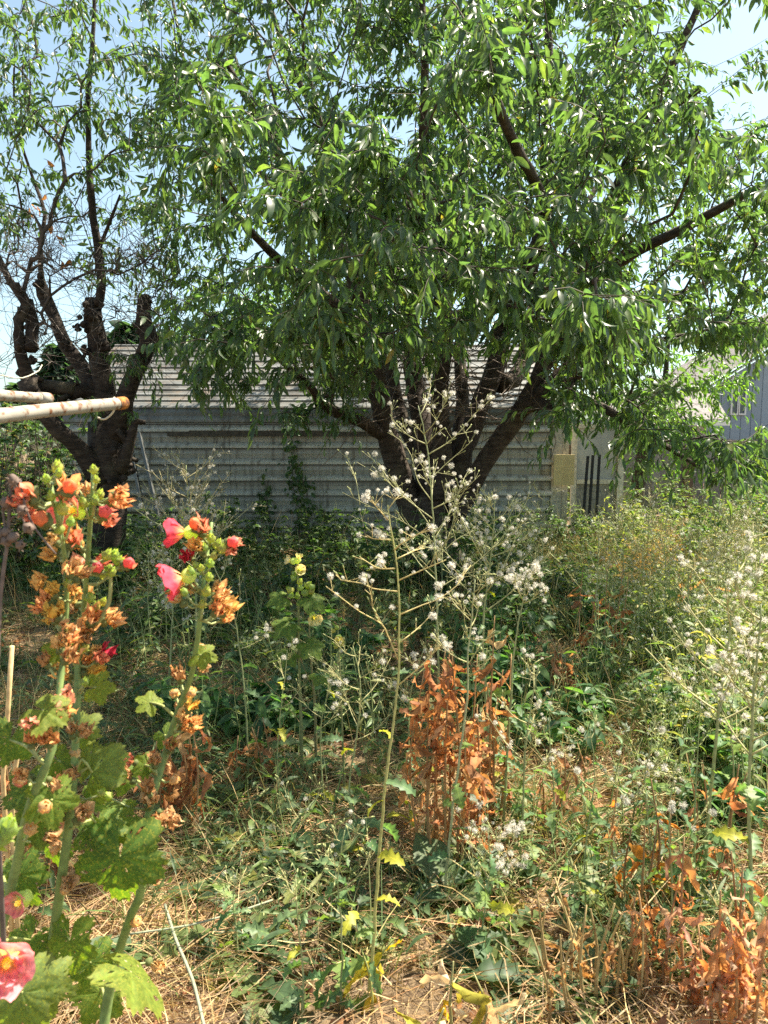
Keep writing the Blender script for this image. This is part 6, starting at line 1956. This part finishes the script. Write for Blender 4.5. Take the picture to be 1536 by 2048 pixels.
lettuce('green lettuce stem with pale top between the brown clump and the fallen one', [(1030, 1850), (1045, 1640), (1050, 1500), (1068, 1380), (1078, 1330)], 2.5, [], auto=8, auto_len=0.14, auto_lo=0.6, r0=0.006, fluff=0.25, n_leaf=12)
lettuce('short lettuce with round fluff heads low beside the brown clump', [(1010, 1860), (1000, 1780), (995, 1700), (990, 1660)], 2.3, [], auto=7, auto_len=0.12, auto_lo=0.5, r0=0.005, fluff=0.55, n_leaf=5)
lettuce('low lettuce close by with yellowing jagged leaves and a leaning stem', [(600, 2090), (605, 1960), (598, 1860), (590, 1760)], 1.85, [], auto=3, auto_len=0.08, auto_lo=0.8, r0=0.0045, fluff=0.0, n_leaf=10, yellow=0.4, leaf_hi=0.9)
lettuce('lettuce stem crossing low behind the leaning white stalks', [(480, 1780), (560, 1700), (600, 1640), (640, 1590)], 2.65, [], auto=4, auto_len=0.1, auto_lo=0.6, r0=0.004, fluff=0.1, n_leaf=5)
for stem_, Y_, lab_ in (([(560, 1640), (556, 1500), (566, 1380), (575, 1300)], 2.9, 'thin bare weed stem in shade under the yellow cream flowers'), ([(650, 1610), (640, 1480), (655, 1380), (662, 1320)], 2.95, 'thin bare weed stem close beside the small yellow flower stalk'),
                          ([(1100, 1760), (1108, 1600), (1098, 1450), (1110, 1360)], 2.6, 'thin green stem rising by the thicket of brown stems'), ([(1180, 1900), (1170, 1720), (1188, 1560), (1180, 1450)], 2.25, 'long thin green stem rising out of the thicket of brown stems'),
                          ([(1290, 1880), (1300, 1700), (1290, 1560), (1310, 1440)], 2.3, 'thin green stem next to the bright orange leaves'), ([(1340, 1960), (1345, 1800), (1338, 1640), (1352, 1520)], 2.1, 'thin jagged leaved stem before the orange corner weed'),
                          ([(680, 2060), (684, 1900), (676, 1760), (690, 1660)], 1.9, 'low jagged leaved stem just left of the golden lettuce base'), ([(960, 2000), (965, 1860), (980, 1740), (975, 1650)], 2.1, 'jagged leaved green stem near the torn yellow leaves'),
                          ([(470, 1980), (474, 1880), (466, 1800), (475, 1740)], 2.1, 'small jagged leaved stem on straw near the fallen stalk'), ([(1460, 1700), (1468, 1560), (1460, 1420), (1475, 1330)], 2.6, 'slim green stem between the two tall edge lettuces')):
    lettuce(lab_, stem_, Y_, [], auto=random.randint(3, 7), auto_len=0.12, auto_lo=0.6, r0=0.004, fluff=0.12, n_leaf=random.randint(10, 16), yellow=0.12, leaf_hi=0.9)
# two ribbed pale stalks lying across the straw
for pts, lab in ((((330, 1810), (352, 1880), (385, 1960), (410, 2060)), 'pale whitish fallen stalk running down to the lower edge'), (((260, 1868), (380, 1850), (480, 1822), (545, 1800)), 'thin pale fallen stalk lying across the straw')):
    b = MB()
    q, _ = catmull([G(x, y, 0.10) for x, y in pts], 0.03)
    b.tube(q, 0.0045 if 'whitish' in lab else 0.003, 7, (0.27, 0.28, 0.19), knots=0.15)
    tag(b.build('fallen_stalk', M_STEM), lab, 'dead plant')
# copies further back
pl = []
for k in range(3):
    pl.append(lettuce('pale fluffy lettuce*', [(768, 1024 + 130), (770, 1024 + 30), (764, 1024 - 40), (768, 1024 - 110)], 6.0, [], auto=14, auto_len=0.3, auto_lo=0.5, r0=0.007, fluff=0.5, n_leaf=6, maxhead=26, group='fluffy lettuces in the background'))
place(pl, gspots(14, 1180, 1540, 1150, 1380) + gspots(5, 880, 1180, 1200, 1320) + gspots(3, 250, 420, 1250, 1350), sc=(0.55, 0.85))


# ------------------------------------------------------------------ withered brown weeds
BROWN = [(0.50, 0.24, 0.09), (0.58, 0.30, 0.12), (0.42, 0.19, 0.08), (0.62, 0.39, 0.19), (0.36, 0.17, 0.085)]


PROF_STRIP = [(0, 0.15, 0), (0.12, 0.5, 0), (0.28, 0.9, 0), (0.45, 1, 0), (0.62, 0.85, 0), (0.8, 0.6, 0), (0.92, 0.3, 0), (1, 0, 0)]


def withered(label, x0, x1, ytop, ybase, n_stem, n_leaf, Lr=(0.08, 0.17), cols=BROWN, w=None, stemcol=(0.34, 0.2, 0.09), group='withered brown weeds', name='withered_weed', up=0.0, depth=0.12, lo=0.15):
    g0 = G((x0 + x1) / 2, ybase)
    Y = g0[1]
    t = empty(name, (g0[0], g0[1], 0), label, 'dead plant', group)
    H = P(768, ytop, Y)[2]
    xa, xb = P(x0, ybase, Y)[0], P(x1, ybase, Y)[0]
    off = wloc(t)
    B, D = [], []
    for s in range(n_stem):
        x = xa + (xb - xa) * (s + random.random()) / n_stem
        y = Y + random.uniform(-depth, depth)
        h = H * random.uniform(0.7, 1.04)
        q, _ = catmull([[x * 0.8 + g0[0] * 0.2, y * 0.7 + Y * 0.3, 0], [x + random.uniform(-0.02, 0.02), y, h * 0.5], [x + random.uniform(-0.04, 0.04), y + random.uniform(-0.04, 0.04), h]], 0.05)
        b = MB()
        b.tube(q, np.linspace(0.0055, 0.002, len(q)), 6, np.array(stemcol) * random.uniform(0.7, 1.3), knots=0.15)
        b.build('stem', M_STEM, t)
        for k in range(max(1, n_leaf // n_stem)):
            f = lo + (1 - lo) * random.random() ** 0.8
            B.append(q[int(f * (len(q) - 1))])
            a = random.random() * 6.283
            D.append([math.cos(a), math.sin(a) * 0.8, random.uniform(-1.6, 0.1) + up])
    n = len(B)
    B, D = np.array(B), np.array(D)
    L = RNG.uniform(*Lr, n)
    for i in range(n):
        pf = prof_toothed(random.choice((3, 4, 5)), 0.45, 0.4, random.randrange(999)) if random.random() < 0.45 else PROF_STRIP
        V = leaf_verts(B[i][None], D[i][None], RNG.normal(0, 0.5, (1, 3)) + [0, 0, 0.7], L[i], L[i] * random.uniform(0.08, 0.17), pf, random.uniform(0.0, 1.3), random.uniform(-1.0, 4.2), wave=0.9)[0]
        V = V + RNG.normal(0, 0.0035, V.shape)
        c = vary(cols, 1, w)[0]
        cc = np.repeat(c[None], len(V), 0) * (1 + 0.18 * RNG.normal(0, 1, (len(V), 1)))
        o = link('leaf', make_mesh('leaf', V - B[i], leaf_faces(len(pf)), None, np.clip(cc, 0.02, 0.9), True, M_DRY, leaf_uv(pf)), t)
        o.location = Vector(B[i] - off)
    return t


withered('dense clump of tall withered weeds with curled rust brown leaves in the middle', 830, 960, 1290, 1740, 12, 190, Lr=(0.065, 0.13))
withered('withered brown weed with curling peach leaves beside the dense brown clump', 955, 1010, 1230, 1640, 4, 34, Lr=(0.09, 0.17))
withered('withered brown clump behind the pink flowered hollyhock', 318, 405, 1400, 1655, 6, 60)
withered('low withered brown weed further along from the hollyhock clump', 450, 560, 1440, 1580, 4, 26, Lr=(0.06, 0.13))
withered('big orange brown withered weed with large curled leaves at the bottom corner', 1370, 1540, 1720, 2060, 10, 130, Lr=(0.05, 0.105), cols=[(0.60, 0.34, 0.19), (0.64, 0.33, 0.13), (0.66, 0.43, 0.29), (0.5, 0.28, 0.16)])
withered('withered brown weed cut by the lower edge with curled peach leaves', 1270, 1400, 1790, 2020, 7, 56, Lr=(0.045, 0.095), cols=[(0.60, 0.30, 0.16), (0.64, 0.28, 0.09), (0.55, 0.38, 0.22)])
withered('sparse withered stems with small bright orange leaves above the orange corner weed', 1220, 1330, 1560, 1830, 6, 26, Lr=(0.05, 0.1), cols=[(0.68, 0.28, 0.05), (0.55, 0.28, 0.12)])
withered('withered brown weed under the tall stem among sunlit weeds', 1380, 1480, 1500, 1770, 4, 26, Lr=(0.06, 0.13))
withered('far withered brown weed in dappled sun below the yellow board', 1165, 1235, 1130, 1345, 5, 34, Lr=(0.1, 0.2))
withered('dull withered brown weed in shade between the fluffy lettuce and the far one', 1090, 1160, 1290, 1430, 5, 30, Lr=(0.08, 0.18), cols=[(0.34, 0.18, 0.09), (0.28, 0.15, 0.08)])
withered('far withered weed beside the far golden weeds', 1340, 1420, 1130, 1260, 4, 24, Lr=(0.1, 0.2), cols=[(0.6, 0.36, 0.14), (0.5, 0.26, 0.1)])
withered('withered brown weed at the edge behind the slanting hollyhock', 20, 130, 1500, 1800, 6, 50, Lr=(0.06, 0.14))
withered('low withered brown stems right of the dense brown clump base', 1060, 1180, 1480, 1640, 5, 22, Lr=(0.06, 0.13), cols=[(0.4, 0.22, 0.13), (0.32, 0.18, 0.1)])
withered('thicket of thin brown stems with tiny dry leaves on bright soil', 1060, 1290, 1790, 2010, 16, 60, Lr=(0.03, 0.07), cols=[(0.42, 0.26, 0.11), (0.34, 0.2, 0.09), (0.5, 0.28, 0.1)], stemcol=(0.38, 0.28, 0.12))
withered('bunch of yellow and cream torn leaves on a bent stem at the lower edge', 860, 960, 1890, 2075, 3, 16, Lr=(0.08, 0.15), cols=[(0.72, 0.48, 0.03), (0.68, 0.56, 0.36), (0.74, 0.6, 0.42), (0.4, 0.4, 0.06)], stemcol=(0.4, 0.38, 0.16))
withered('short weed with one bright yellow jagged leaf by the golden lettuce stem', 735, 775, 1880, 2035, 2, 8, Lr=(0.06, 0.11), cols=[(0.74, 0.52, 0.02), (0.6, 0.5, 0.05)], stemcol=(0.36, 0.38, 0.12))
